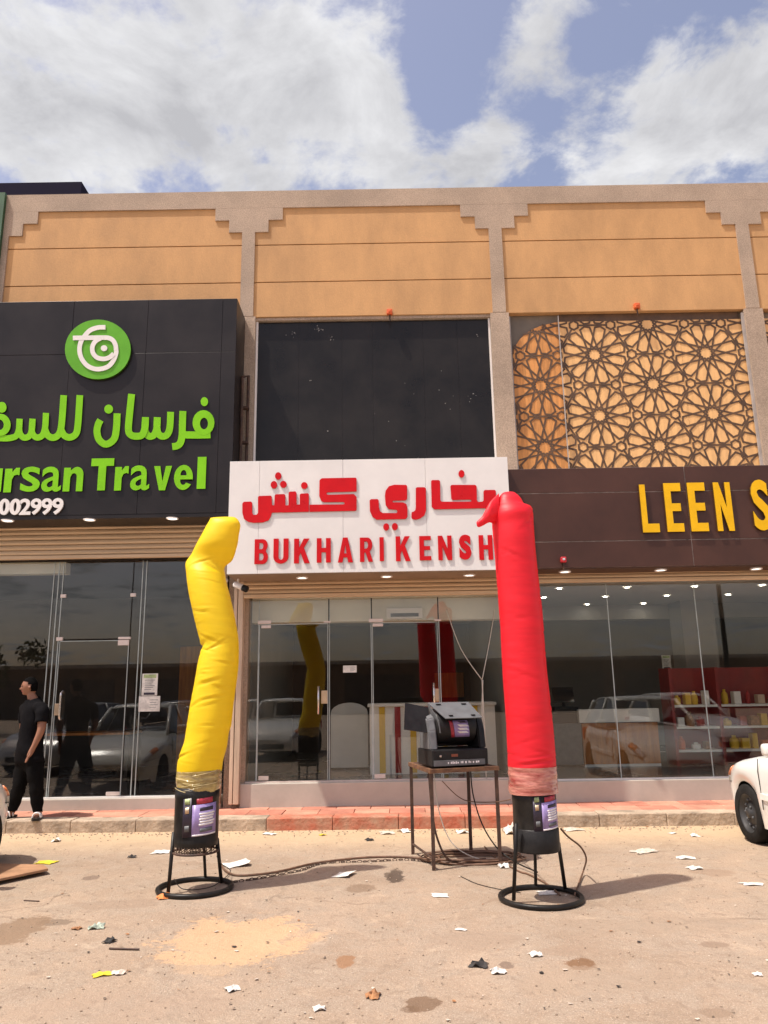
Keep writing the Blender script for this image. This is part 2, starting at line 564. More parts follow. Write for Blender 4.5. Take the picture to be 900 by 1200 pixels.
# ------------------------------------------------------------------ ground
def ground_material():
    m = bpy.data.materials.new('sandy_asphalt')
    m.use_nodes = True
    t = m.node_tree
    b = t.nodes['Principled BSDF']
    g = t.nodes.new('ShaderNodeNewGeometry')
    s = t.nodes.new('ShaderNodeSeparateXYZ')
    t.links.new(g.outputs['Position'], s.inputs[0])

    def tn(scale, detail, rough=.6, dist=0.0):
        n = t.nodes.new('ShaderNodeTexNoise')
        n.inputs['Scale'].default_value = scale
        n.inputs['Detail'].default_value = detail
        n.inputs['Roughness'].default_value = rough
        n.inputs['Distortion'].default_value = dist
        t.links.new(g.outputs['Position'], n.inputs['Vector'])
        return n.outputs['Fac']

    def mixc(fac, a, bcol, mode='MIX'):
        x = t.nodes.new('ShaderNodeMix')
        x.data_type = 'RGBA'
        x.blend_type = mode
        for i, v in ((0, fac), (6, a), (7, bcol)):
            if isinstance(v, (int, float)):
                x.inputs[i].default_value = v
            elif isinstance(v, tuple):
                x.inputs[i].default_value = (*v, 1)
            else:
                t.links.new(v, x.inputs[i])
        return x.outputs[2]

    def ramp(v, a, bb):
        r = t.nodes.new('ShaderNodeMapRange')
        r.interpolation_type = 'SMOOTHSTEP'
        t.links.new(v, r.inputs[0])
        r.inputs[1].default_value = a
        r.inputs[2].default_value = bb
        return r.outputs[0]
    n_big, n_mid, n_fin, n_spk = tn(.55, 5), tn(2.6, 7, .68, .4), tn(22, 6, .7), tn(130, 3, .6)
    col = mixc(ramp(n_big, .35, .65), (.335, .250, .178), (.43, .325, .235))
    col = mixc(ramp(n_mid, .42, .62), col, (.38, .30, .225))
    col = mixc(mth('MULTIPLY', ramp(n_mid, .58, .68), .45, tree=t), col, (.30, .215, .15))
    # speckle of the worn aggregate
    col = mixc(mth('MULTIPLY', ramp(n_spk, .53, .63), .62, tree=t), col, (.19, .145, .115))
    col = mixc(mth('MULTIPLY', ramp(tn(85, 2), .58, .66), .5, tree=t), col, (.64, .54, .44))
    col = mixc(mth('MULTIPLY', ramp(n_fin, .55, .70), .6, tree=t), col, (.24, .175, .125))
    # fine cracks
    vo = t.nodes.new('ShaderNodeTexVoronoi')
    vo.feature = 'DISTANCE_TO_EDGE'
    vo.inputs['Scale'].default_value = .55
    wv = t.nodes.new('ShaderNodeTexNoise')
    wv.inputs['Scale'].default_value = 2.2
    wv.inputs['Detail'].default_value = 8
    t.links.new(g.outputs['Position'], wv.inputs['Vector'])
    va = t.nodes.new('ShaderNodeVectorMath')
    va.operation = 'MULTIPLY_ADD'
    t.links.new(wv.outputs['Color'], va.inputs[0])
    va.inputs[1].default_value = (.7, .7, 0)
    t.links.new(g.outputs['Position'], va.inputs[2])
    t.links.new(va.outputs[0], vo.inputs['Vector'])
    crk = mth('MULTIPLY', mth('SUBTRACT', 1.0, ramp(vo.outputs['Distance'], .002, .010), tree=t), ramp(n_big, .50, .62), tree=t)
    col = mixc(mth('MULTIPLY', crk, .55, tree=t), col, (.17, .125, .09))
    col = mixc(mth('MULTIPLY', ramp(tn(8, 6, .7, .6), .54, .66), .5, tree=t), col, (.25, .185, .135))
    col = mixc(mth('MULTIPLY', ramp(tn(5, 6, .7, .6), .56, .70), .5, tree=t), col, (.52, .41, .30))
    wob = mth('ADD', mth('MULTIPLY', mth('SUBTRACT', n_mid, .5, tree=t), 1.5, tree=t), mth('MULTIPLY', mth('SUBTRACT', n_fin, .5, tree=t), .8, tree=t), tree=t)
    # drifted sand along the kerb
    rel = mth('ADD', mth('MULTIPLY', s.outputs['X'], .03, tree=t), s.outputs['Y'], tree=t)
    kerb = ramp(mth('ADD', rel, mth('MULTIPLY', wob, .5, tree=t), tree=t), 8.5, 9.9)
    col = mixc(mth('MULTIPLY', kerb, .75, tree=t), col, (.60, .44, .27))
    # marks with a shape of their own: orange sand, spills, oil
    for (px, py, wx, wy, c, k) in ((275, 1101, 88, 27, (.62, .40, .225), .62), (330, 1100, 60, 14, (.58, .39, .235), .4), (245, 1130, 45, 14, (.55, .38, .23), .35),
                                   (679, 1129, 17, 7, (.20, .105, .05), .85), (464, 1026, 11, 8, (.085, .06, .045), .9), (455, 1025, 7, 4, (.10, .07, .05), .8),
                                   (494, 1176, 20, 10, (.16, .095, .055), .75), (480, 1183, 12, 4, (.16, .10, .06), .6), (405, 1127, 11, 8, (.30, .16, .08), .8),
                                   (420, 1042, 22, 5, (.21, .14, .09), .65), (65, 1081, 18, 4, (.19, .14, .10), .7), (15, 1090, 36, 16, (.24, .16, .10), .75),
                                   (106, 1029, 10, 3, (.18, .13, .1), .7), (135, 1060, 60, 6, (.30, .22, .16), .5), (594, 1131, 9, 4, (.17, .12, .09), .7),
                                   (836, 1107, 18, 4, (.24, .17, .12), .6), (840, 1187, 20, 5, (.27, .19, .13), .6), (660, 1115, 40, 7, (.33, .24, .17), .5),
                                   (835, 1022, 26, 5, (.28, .19, .13), .5), (700, 1150, 120, 18, (.36, .275, .20), .5), (560, 1100, 70, 9, (.33, .25, .185), .45),
                                   (770, 1085, 130, 10, (.34, .26, .19), .5), (150, 1180, 140, 20, (.36, .27, .2), .4), (605, 1057, 30, 6, (.28, .2, .14), .5)):
        c0 = G(px, py)
        rx = (G(px + wx, py) - c0).x
        ry = (G(px, py - wy) - c0).y
        dx = mth('DIVIDE', mth('SUBTRACT', s.outputs['X'], c0.x, tree=t), rx, tree=t)
        dy = mth('DIVIDE', mth('SUBTRACT', s.outputs['Y'], c0.y, tree=t), abs(ry), tree=t)
        r = mth('SQRT', mth('ADD', mth('MULTIPLY', dx, dx, tree=t), mth('MULTIPLY', dy, dy, tree=t), tree=t), tree=t)
        r = mth('ADD', r, mth('MULTIPLY', wob, 1.5, tree=t), tree=t)
        q = mth('SUBTRACT', 1.0, ramp(r, .80, 1.02), tree=t)
        col = mixc(mth('MULTIPLY', q, k, tree=t), col, c)
    t.links.new(col, b.inputs['Base Color'])
    b.inputs['Roughness'].default_value = .88
    b.inputs['Specular IOR Level'].default_value = .25
    h = mth('ADD', mth('MULTIPLY', n_spk, .35, tree=t), mth('ADD', mth('MULTIPLY', n_fin, .8, tree=t), mth('MULTIPLY', n_mid, 2.2, tree=t), tree=t), tree=t)
    bp = t.nodes.new('ShaderNodeBump')
    bp.inputs['Strength'].default_value = .8
    bp.inputs['Distance'].default_value = .02
    t.links.new(h, bp.inputs['Height'])
    t.links.new(bp.outputs[0], b.inputs['Normal'])
    return m


bm = bmesh.new()
S = 400
v = [bm.verts.new(p) for p in ((-S, -S, 0), (S, -S, 0), (S, S, 0), (-S, S, 0))]
bm.faces.new(v)
structure(obj('ground', bm, ground_material()))

# loose grit lying on the asphalt
bm = bmesh.new()
for i in range(1500):
    px, py = random.uniform(-20, 920), 978 + 230 * random.random() ** 1.3
    p = G(px, py)
    near_kerb = random.random() < .35
    if near_kerb:
        p = Vector((random.uniform(-5, 5), 0, 0))
        p.y = 10.11 - .03 * p.x - abs(random.gauss(0, .18)) - .02
    r = random.uniform(.003, .009) * (1.4 if near_kerb else 1)
    k = bmesh.ops.create_icosphere(bm, subdivisions=1, radius=r, matrix=Matrix.Translation((p.x, p.y, r * .35)) @ Matrix.Diagonal((1, random.uniform(.6, 1.2), .7, 1)))
tag(obj('grit', bm, 'stoneg'), 'small loose stones and grit scattered over the sandy lot', 'grit', kind='stuff')

# pavement in front of the shops
WALK = structure(thing('pavement', None, None, (0, 10.11, 0), -0.029))
kb = None
random.seed(11)


def kerb_mesh(seed, ln):
    r = random.Random(seed)
    bm = bevelbox(0, ln, 0, .27, -.05, .15, b=.012, seg=2)
    bmesh.ops.subdivide_edges(bm, edges=[e for e in bm.edges if abs((e.verts[0].co - e.verts[1].co).x) > ln * .5], cuts=9)
    for v_ in bm.verts:
        n_ = noise.noise(v_.co * 6 + Vector((seed * 7, 0, 0)))
        if 0.01 < v_.co.x < ln - .01:
            v_.co.y += n_ * .012
            v_.co.z += n_ * .008
    return bm


km = {}
for i in range(-15, 15):
    x = i * .82 + .12
    red = -1.9 < x < 1.5 or 7 < x
    key = (i % 3, red)
    if key not in km:
        o = obj('kerb_stone', kerb_mesh(i % 3, .817), 'kerbred' if red else 'kerbraw', WALK, world=False)
        km[key] = o
    else:
        o = km[key].copy()
        C.objects.link(o)
    o.location = (x, random.uniform(-.006, .006), random.uniform(-.006, .003))
    if i == -15:
        tag(WALK, kind='structure')
tm = {}
for row in range(3):
    for i in range(-26, 26):
        x = i * .46 + (row % 2) * .2
        key = random.random() < .45
        if key not in tm:
            o = obj('paving_tile', bevelbox(0, .452, 0, .412, .05, .146, b=.006), 'tile2' if key else 'tile', WALK, world=False)
            tm[key] = o
        else:
            o = tm[key].copy()
            C.objects.link(o)
        o.location = (x, .276 + row * .42, random.uniform(-.004, .004))
bx('pavement_bed', 'concrete', WALK, -12, 12, 10.62, 12.2, -.05, .085)

# ------------------------------------------------------------------ the building
B = thing('shop_building', 'long tan building of shops with stepped ochre panels between pebble dash pilasters', 'building', (0, 11.2, 0))
PIL = (-10.13, -6.123, -2.123, 1.877, 5.885, 9.885)
bx('parapet', 'stone', B, -10.4, 12, 11.13, 11.5, 9.39, 9.705)
for xp in PIL:
    bm = bmesh.new()
    box(bm, xp - .55, xp + .55, 11.13, 11.4, 9.17, 9.388)
    box(bm, xp - .32, xp + .32, 11.13, 11.4, 8.95, 9.17)
    box(bm, xp - .105, xp + .105, 11.13, 11.4, 7.462, 8.95)
    box(bm, xp - .145, xp + .145, 11.125, 11.4, .1, 7.45)
    obj('pilaster', bm, 'stone', B)
for a, b in zip(PIL, PIL[1:]):
    for z0, z1 in ((7.455, 8.05), (8.066, 8.715), (8.731, 9.45)):
        bx('wall_panel', 'ochre', B, a + .06, b - .06, 11.155, 11.29, z0, z1, bevel=.004)
bx('core_wall', 'concrete', B, -10.35, 12, 11.33, 11.55, 3.7, 9.5)
bx('roof_slab', 'concrete', B, -10.35, 12, 11.55, 18.2, 9.2, 9.4)
bx('rear_wall', 'concrete', B, -10.35, 12, 18.0, 18.2, 0, 9.2)
for x in (-10.35, 11.8):
    bx('side_wall', 'concrete', B, x, x + .2, 11.55, 18.0, 0, 9.2)

# upper black sheets over the middle shop
edges = [-1.975, -1.30, -.62, F(437, 450, 11.25)[0], .66, 1.20, 1.715]
for a, b in zip(edges, edges[1:]):
    bx('black_sheet', 'blacksheet', B, a + .0008, b - .0008, 11.235 + random.uniform(0, .0015), 11.29, 4.85, 7.385)
for a, b in ((-1.975, -1.945), (1.70, 1.728)):
    bx('white_trim', 'lwhite', B, a, b, 11.205, 11.232, 4.85, 7.40)
bx('lintel', 'stone', B, -1.98, 1.73, 11.18, 11.30, 7.405, 7.45)
# paint flecks on the black sheets
bm = bmesh.new()
for (px, py, n, sx, sy) in ((372, 386, 26, 5, 4), (345, 391, 14, 6, 5), (388, 397, 14, 4, 3), (525, 470, 10, 30, 10), (552, 460, 10, 6, 6), (560, 392, 5, 14, 5), (365, 446, 4, 2, 1), (480, 452, 7, 60, 40), (500, 500, 10, 60, 30)):
    for i in range(n // 2):
        p = P(px + random.gauss(0, sx * .6), py + random.gauss(0, sy * .6), 11.233)
        r = random.uniform(.003, .010)
        vs = [bm.verts.new((p.x + r * random.uniform(.6, 1.3) * cos(k * pi / 2.5), 11.232, p.z + r * random.uniform(.6, 1.3) * sin(k * pi / 2.5))) for k in range(5)]
        bm.faces.new(vs)
tag(obj('paint_fleck', bm, mat('fleck', (.35, .33, .3), .7, .2, 30), B), kind='stuff')


# strapwork screens over the right hand shops
def clip_seg(a, b, inside, n=8):
    out = []
    run = None
    for i in range(n):
        p0, p1 = a.lerp(b, i / n), a.lerp(b, (i + 1) / n)
        if inside((p0 + p1) / 2):
            run = (run[0], p1) if run else (p0, p1)
        elif run:
            out.append(run)
            run = None
    if run:
        out.append(run)
    return out


def girih(cx, cz, D, nx, nz):
    """twelve pointed rosettes on a triangular lattice"""
    R = D / 2
    segs = []
    ax = lambda q: Vector((sin(q * pi / 6), cos(q * pi / 6)))
    d = .16 * R
    pt = lambda r, q: ax(q) * (r * R)
    for i in range(-nx, nx + 1):
        for j in range(-nz, nz + 1):
            c = Vector((cx + i * D * .866, cz + j * D + (D / 2 if i % 2 else 0)))
            for k in range(12):
                n_, u = ax(k + .5), Vector((cos((k + .5) * pi / 6), -sin((k + .5) * pi / 6)))
                f = c + n_ * d
                t0 = d * math.tan(radians(30))
                t1 = sqrt((.93 * R) ** 2 - d * d)
                segs += [(f + u * t0, f + u * t1), (f - u * t0, f - u * t1)]
            for k in range(12):
                # spokes lie half a step from the chord normals; petals between them
                e = math.degrees(math.acos(.16 / .93)) - 75
                sp = k
                a = c + pt(.93, sp + e / 30)
                b = c + pt(.93, sp + 1 - e / 30)
                m = c + pt(.985, sp + .5)
                segs += [(a, m), (m, b)]
            for k in range(0, 12, 2):
                g = c + ax(k) * R
                for s_ in (-1, 1):
                    h = c + ax(k + s_) * (R * 1.155)
                    w_ = (h - g).normalized()
                    segs.append((g, h - w_ * R * .15))
            for k in (1, 3):
                h = c + ax(k) * (R * 1.155)
                hp = [h + .15 * R * ax(2 * q) for q in range(6)]
                segs += [(hp[q], hp[(q + 1) % 6]) for q in range(6)]
    return segs


def screen(name, label, x0, x1, z0, z1, boards, inside, centre, D, old):
    S = thing(name, label, 'screen', ((x0 + x1) / 2, 11.25, z0), group='strapwork screens above the right hand shop')
    for i, (a, b) in enumerate(boards):
        lo = [(a + .002, z0), (b - .002, z0), (b - .002, z1)]
        if i == 0 and old:
            lo += [(a + (b - a) * (1 - .97 * sin(t * pi / 16)), z1 - .02 - .62 * (1 - cos(t * pi / 16))) for t in range(1, 9)]
        else:
            lo += [(a + .002, z1)]
        bm = bmesh.new()
        prism(bm, [lo], 11.222 + .001 * (i % 2), 11.25)
        o = obj('backing_board', bm, 'boardold' if i == 0 and old else 'boardnew', S)
        if i == 0 and old:
            o['label'] = 'darker weathered backing board with a rounded corner'
    bm = bmesh.new()
    hw = .0138
    for a, b in girih(centre[0], centre[1], D, 4, 4):
        for p, q in clip_seg(a, b, inside):
            d = q - p
            if d.length < .012:
                continue
            d.normalize()
            n = Vector((-d.y, d.x)) * hw
            p, q = p - d * .008, q + d * .008
            y = 11.2145 + random.uniform(0, .003)
            f = [bm.verts.new((c_.x, y, c_.y)) for c_ in (p + n, p - n, q - n, q + n)]
            k = [bm.verts.new((c_.x, 11.2225, c_.y)) for c_ in (p + n, p - n, q - n, q + n)]
            bm.faces.new(f)
            for i in range(4):
                bm.faces.new((f[i], k[i], k[(i + 1) % 4], f[(i + 1) % 4]))
    tag(obj('strapwork', bm, 'strap', S), kind='stuff')
    return S


XL = F(601, 460, 11.22)[0]
XB = [F(q, 450, 11.22)[0] for q in (659, 731, 803)]
c0 = F(695.4, 415.4, 11.21)
c1 = F(701.8, 486.7, 11.21)
GD = c0[1] - c1[1]
Z0, Z1 = 4.6, 7.32
XR = 5.735


def ins(p):
    if not (XL + .02 < p.x < XR - .01 and Z0 < p.y < Z1):
        return False
    dx = (XB[0] - p.x) / (XB[0] - XL)
    dz = (p.y - (Z1 - .64)) / .62
    return not (dx > 0 and dz > 0 and dx * dx + dz * dz > .97)


screen('strapwork_screen', 'orange screen with brown twelve pointed star strapwork and a rounded upper left corner', XL, XR, Z0, Z1,
       [(XL, XB[0]), (XB[0], XB[1]), (XB[1], XB[2]), (XB[2], XR)], ins, (c0[0] + .02, c0[1]), GD, True)
screen('strapwork_screen', 'strip of orange star strapwork screen beyond the last pilaster at the right edge', 6.04, 7.6, Z0, Z1,
       [(6.04, 6.9), (6.9, 7.6)], lambda p: 6.05 < p.x < 7.59 and Z0 < p.y < Z1, (6.6, c0[1]), GD, False)
bx('screen_recess', 'dusty', B, 2.02, 5.74, 11.26, 11.32, 4.6, 7.45)
for a, b in ((2.022, 2.045), (5.70, 5.739), (XB[0] - .006, XB[0] + .004)):
    bx('white_trim', 'whiteside', B, a, b, 11.165, 11.200, 4.6, 7.40)
bx('recess_shade', 'strap', B, XB[0] + .03, 5.69, 11.235, 11.255, 7.325, 7.452)  # dark bar: shade of the recess above the screen put into its colour


# ------------------------------------------------------------------ signs
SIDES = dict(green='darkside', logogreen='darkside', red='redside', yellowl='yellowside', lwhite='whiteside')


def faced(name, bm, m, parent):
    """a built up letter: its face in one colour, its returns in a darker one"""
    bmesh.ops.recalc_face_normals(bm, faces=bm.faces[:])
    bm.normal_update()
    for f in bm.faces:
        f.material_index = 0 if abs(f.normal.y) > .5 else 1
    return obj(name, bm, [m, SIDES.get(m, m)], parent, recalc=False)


def letter(parent, m, loops, Y, depth, name='letter', dz=0.0):
    bm = bmesh.new()
    prism(bm, loops, Y - depth + dz, Y - .006)
    return faced(name, bm, m, parent)


def rounded(poly, k=1):
    """one round of corner cutting, keeping long edges straight"""
    for _ in range(k):
        out = []
        n = len(poly)
        for i in range(n):
            a, b = Vector(poly[i]), Vector(poly[(i + 1) % n])
            d = (b - a).length
            c = min(.25 * d, 2.2)
            u = (b - a).normalized() if d else Vector((0, 0))
            out += [tuple(a + u * c), tuple(b - u * c)]
        poly = out
    return poly


def ell(cx, cy, rx, ry, n=20):
    return [(cx + rx * cos(2 * pi * k / n), cy + ry * sin(2 * pi * k / n)) for k in range(n)]


def stroke(path, w, n=5, flat=True):
    """outline of a stroke of even width along a smoothed path"""
    p = [Vector((a, b, 0)) for a, b in path]
    p = smooth_path(p, n)
    l, r = [], []
    for i, q in enumerate(p):
        d = (p[min(i + 1, len(p) - 1)] - p[max(i - 1, 0)]).normalized()
        nrm = Vector((-d.y, d.x, 0)) * w / 2
        l.append((q.x + nrm.x, q.y + nrm.y))
        r.append((q.x - nrm.x, q.y - nrm.y))
    return l + r[::-1]


def crop_map(ox, oy, s, Y):
    return lambda pts: [F(ox + a / s, oy + b / s, Y) for a, b in pts]


GLY = {}


def glyph(ch, off):
    """mesh data of one character of the built in face, thickened"""
    if (ch, off) not in GLY:
        cu = bpy.data.curves.new('glyph', 'FONT')
        cu.body = ch
        cu.size = 1
        cu.offset = off
        cu.resolution_u = 4
        o = bpy.data.objects.new('glyph', cu)
        C.objects.link(o)
        dg = bpy.context.evaluated_depsgraph_get()
        me = bpy.data.meshes.new_from_object(o.evaluated_get(dg))
        bpy.data.objects.remove(o)
        bpy.data.curves.remove(cu)
        vs = [(a.co.x, a.co.y) for a in me.vertices]
        fs = [tuple(p.vertices) for p in me.polygons]
        bpy.data.meshes.remove(me)
        x0, x1 = min(a for a, _ in vs), max(a for a, _ in vs)
        y0, y1 = min(b for _, b in vs), max(b for _, b in vs)
        GLY[(ch, off)] = ([((a - x0) / (x1 - x0), (b - y0) / (y1 - y0)) for a, b in vs], fs)
    return GLY[(ch, off)]


def latin(parent, m, ch, tl, br, Y, depth, off=.035, name='letter'):
    X0, Zt = F(*tl, Y)
    X1, Zb = F(*br, Y)
    vs, fs = glyph(ch, off)
    bm = bmesh.new()
    fr = [bm.verts.new((X0 + a * (X1 - X0), Y - depth, Zb + b * (Zt - Zb))) for a, b in vs]
    for f in fs:
        try:
            bm.faces.new([fr[i] for i in f])
        except ValueError:
            pass
    bmesh.ops.remove_doubles(bm, verts=bm.verts[:], dist=1e-5)
    r = bmesh.ops.extrude_face_region(bm, geom=bm.faces[:])
    bmesh.ops.translate(bm, verts=[e for e in r['geom'] if isinstance(e, bmesh.types.BMVert)], vec=(0, depth - .006, 0))
    return faced(name, bm, m, parent)


def block(parent, m, polys, tl, br, Y, depth, name='letter'):
    """a letter drawn in a unit box (x right, y up) as outline + holes"""
    X0, Zt = F(*tl, Y)
    X1, Zb = F(*br, Y)
    mp = lambda lp: [(X0 + a * (X1 - X0), Zb + b * (Zt - Zb)) for a, b in lp]
    return letter(parent, m, [mp(lp) for lp in polys], Y, depth, name)


def arc(cx, cy, rx, ry, a0, a1, n=7):
    return [(cx + rx * cos(radians(a0 + (a1 - a0) * i / n)), cy + ry * sin(radians(a0 + (a1 - a0) * i / n))) for i in range(n + 1)]


s_ = .34
UNIT = {
    'B': [[(0, 0), (.55, 0)] + arc(.62, .27, .38, .27, -90, 50, 6) + [(.82, .52)] + arc(.60, .76, .36, .24, -30, 90, 6) + [(0, 1)],
          [(s_, .15), (.52, .15)] + arc(.54, .29, .14, .14, -80, 80, 4) + [(s_, .43)],
          [(s_, .59), (.52, .59)] + arc(.52, .72, .13, .13, -80, 80, 4) + [(s_, .85)]],
    'U': [[(0, 1), (0, .28)] + arc(.5, .27, .5, .27, 180, 360, 10) + [(1, .28), (1, 1), (1 - s_, 1), (1 - s_, .3)] + arc(.5, .28, .16, .13, 0, -180, 6) + [(s_, .3), (s_, 1)]],
    'K': [[(0, 0), (.32, 0), (.32, .28), (.42, .42), (.66, 0), (1, 0), (.63, .63), (.98, 1), (.62, 1), (.32, .62), (.32, 1), (0, 1)]],
    'H': [[(0, 0), (s_, 0), (s_, .42), (1 - s_, .42), (1 - s_, 0), (1, 0), (1, 1), (1 - s_, 1), (1 - s_, .60), (s_, .60), (s_, 1), (0, 1)]],
    'A': [[(0, 0), (.31, 0), (.37, .2), (.63, .2), (.69, 0), (1, 0), (.66, 1), (.34, 1)], [(.42, .36), (.58, .36), (.5, .70)]],
    'R': [[(0, 0), (s_, 0), (s_, .38), (.44, .38), (.66, 0), (1, 0), (.76, .42)] + arc(.58, .70, .38, .30, -45, 90, 7) + [(0, 1)],
          [(s_, .54), (.5, .54)] + arc(.5, .69, .14, .15, -80, 80, 4) + [(s_, .84)]],
    'I': [[(0, 0), (1, 0), (1, 1), (0, 1)]],
    'E': [[(0, 0), (1, 0), (1, .17), (.40, .17), (.40, .42), (.92, .42), (.92, .58), (.40, .58), (.40, .83), (1, .83), (1, 1), (0, 1)]],
    'N': [[(0, 0), (.32, 0), (.32, .55), (.68, 0), (1, 0), (1, 1), (.68, 1), (.68, .47), (.32, 1), (0, 1)]],
    'L': [[(0, 0), (1, 0), (1, .18), (.34, .18), (.34, 1), (0, 1)]],
    'T': [[(.33, 0), (.67, 0), (.67, .76), (1, .76), (1, 1), (0, 1), (0, .76), (.33, .76)]],
    'l': [[(0, 0), (1, 0), (1, 1), (0, 1)]],
    'r': [[(0, 0), (.5, 0), (.5, .52), (.62, .68), (.82, .72), (.98, .69), (.98, 1), (.72, 1), (.48, .82), (.48, .97), (0, .97)]],
    'n': [[(0, 0), (.34, 0), (.34, .58)] + arc(.52, .60, .15, .14, 170, 10, 5) + [(.67, 0), (1, 0), (1, .66)] + arc(.66, .68, .34, .32, 0, 110, 6) + [(.34, .86), (.34, .97), (0, .97)]],
    'u': [[(1, 1), (.66, 1), (.66, .42)] + arc(.48, .40, .15, .14, -10, -170, 5) + [(.33, 1), (0, 1), (0, .34)] + arc(.34, .32, .34, .32, 180, 290, 6) + [(.66, .14), (.66, .03), (1, .03)]],
    'v': [[(.33, 0), (.67, 0), (1, 1), (.66, 1), (.5, .36), (.34, 1), (0, 1)]],
    'F': [[(0, 0), (.36, 0), (.36, .40), (.9, .40), (.9, .62), (.36, .62), (.36, .77), (1, .77), (1, 1), (0, 1)]],
    'e': [arc(.5, .5, .5, .5, -35, -375, 22)[:] + [(1, .42), (.34, .42)] + arc(.5, .38, .17, .18, 190, 330, 5),
          [(.34, .58), (.66, .58)] + arc(.5, .62, .16, .18, 10, 170, 5)],
    '0': [arc(.5, .5, .5, .5, 0, 345, 23), arc(.5, .5, .13, .29, 0, 345, 15)],
}


def word(parent, m, items, ox, oy, s, Y, depth, name='letter', off=.03, shrink=0.0):
    for ch, x0, y0, x1, y1 in items:
        x1 -= shrink * (x1 - x0)
        y1 -= shrink * .3 * (y1 - y0)
        tl, br = (ox + x0 / s, oy + y0 / s), (ox + x1 / s, oy + y1 / s)
        if ch in UNIT:
            block(parent, m, UNIT[ch], tl, br, Y, depth, name)
        else:
            latin(parent, m, ch, tl, br, Y, depth, off, name)


def sheets(parent, m, xs, zs, Y, gap=.004, th=.012):
    for a, b in zip(xs, xs[1:]):
        for c, d in zip(zs, zs[1:]):
            j = random.uniform(0, .003)
            bx('sign_panel', m, parent, a + gap / 2, b - gap / 2, Y + j, Y + th + j, c + gap / 2, d - gap / 2, bevel=.002)


# black travel agency sign
YT = 10.45
ST = thing('shop_sign', 'tall black signboard with bright green lettering and a round green logo', 'sign', (-4.5, 11.1, 4.07))
bx('sign_box', 'blackpanel', ST, -9, -2.137, YT + .016, 11.12, 4.072, 7.40)
bx('sign_foot', 'blackpanel', ST, -9, -2.135, YT + .004, YT + .015, 4.068, 4.12)
sheets(ST, 'blackpanel', [-9, -7.3] + [F(q, 480, YT)[0] for q in (-60, 77, 167, 257)] + [-2.135], [4.122, F(150, 414, YT)[1], 7.402], YT)
m1 = crop_map(100, 450, 5.294, YT)
for k, (lp, holes) in enumerate([
        (ell(735, 243, 68, 78), [ell(738, 248, 25, 36)]),
        (stroke([(620, 318), (700, 319), (778, 317)], 44), []),
        (stroke([(607, 170), (604, 250), (602, 320), (592, 365), (572, 385), (541, 391)], 43), []),
        (stroke([(531, 175), (526, 270), (510, 315), (480, 327), (455, 310), (446, 270), (448, 208)], 42), []),
        (stroke([(449, 208), (446, 270), (430, 315), (402, 327), (380, 310), (371, 270), (375, 208)], 42), []),
        (stroke([(376, 208), (372, 275), (355, 318), (320, 327), (285, 318), (270, 285), (278, 180), (290, 65)], 43), []),
        (stroke([(200, 185), (195, 280), (180, 345), (132, 376), (90, 350), (75, 300), (82, 255), (97, 226)], 43), []),
        (ell(740, 112, 23, 28), []), (ell(147, 158, 27, 28), [])]):
    letter(ST, 'green', [m1(lp)] + [m1(h) for h in holes], YT, .020, 'arabic_letter', dz=.0015 * (k % 5))
m2 = crop_map(0, 455, 6.923, YT)
for k, (lp, holes) in enumerate([
        (stroke([(652, 60), (636, 300), (618, 375), (570, 402), (525, 385), (502, 345)], 54), []),
        (stroke([(521, 60), (503, 300), (480, 378), (435, 404), (392, 385), (370, 340)], 54), []),
        (stroke([(377, 203), (370, 320), (350, 382), (310, 403), (277, 385), (262, 345), (268, 250)], 50), []),
        (stroke([(269, 250), (262, 340), (243, 388), (205, 404), (175, 385), (160, 345), (163, 250)], 50), []),
        (stroke([(164, 250), (157, 335), (135, 388), (80, 407), (0, 408), (-120, 408)], 50), []),
        (ell(8, 300, 84, 90), [ell(4, 300, 32, 42)]), (ell(20, 158, 38, 44), []),
        (stroke([(-120, 230), (-130, 340), (-150, 430), (-190, 470), (-240, 480)], 50), [])]):
    letter(ST, 'green', [m2(lp)] + [m2(h) for h in holes], YT, .020, 'arabic_letter', dz=.0015 * (k % 5))
word(ST, 'green', [('T', 43, 465, 180, 665), ('r', 190, 513, 272, 665), ('a', 287, 508, 405, 664), ('v', 430, 512, 541, 664), ('e', 556, 505, 674, 662), ('l', 700, 455, 750, 656)], 100, 450, 5.294, YT, .020, off=.012, shrink=.07)
word(ST, 'green', [('F', -215, 590, -110, 855), ('u', -88, 655, 18, 852), ('r', 50, 650, 160, 850), ('s', 183, 640, 333, 845), ('a', 352, 640, 506, 845), ('n', 527, 642, 682, 842)], 0, 455, 6.923, YT, .020, off=.012, shrink=.07)
word(ST, 'lwhite', [('0', 3, 900, 86, 1032), ('0', 90, 900, 176, 1032), ('2', 172, 900, 258, 1032), ('9', 260, 898, 344, 1032), ('9', 346, 897, 430, 1032), ('9', 433, 895, 520, 1030)], 0, 455, 6.923, YT, .03, 'digit', off=.03, shrink=.06)
m3 = crop_map(70, 370, 9.47, YT)
letter(ST, 'logogreen', [m3(ell(435, 388, 364, 330, 40))], YT, .045, 'logo_disc')
for k, lp in enumerate([stroke([(522, 148), (440, 150), (355, 180), (295, 240), (250, 310), (236, 400), (258, 490), (318, 568), (400, 606), (480, 606), (560, 575), (615, 505), (640, 430), (640, 385)], 50, 6), stroke([(640, 400), (634, 345), (605, 292), (555, 265), (480, 262)], 50, 6), stroke([(500, 262), (300, 264), (163, 266)], 50, 3),
                        stroke([(470, 268), (415, 300), (380, 360), (385, 430), (430, 482), (500, 498), (565, 482), (615, 440)], 50, 5), ell(508, 380, 36, 33)]):
    letter(ST, 'lwhite', [m3(lp)], YT - .045, .012 + .001 * k, 'logo_mark')
bm = bmesh.new()
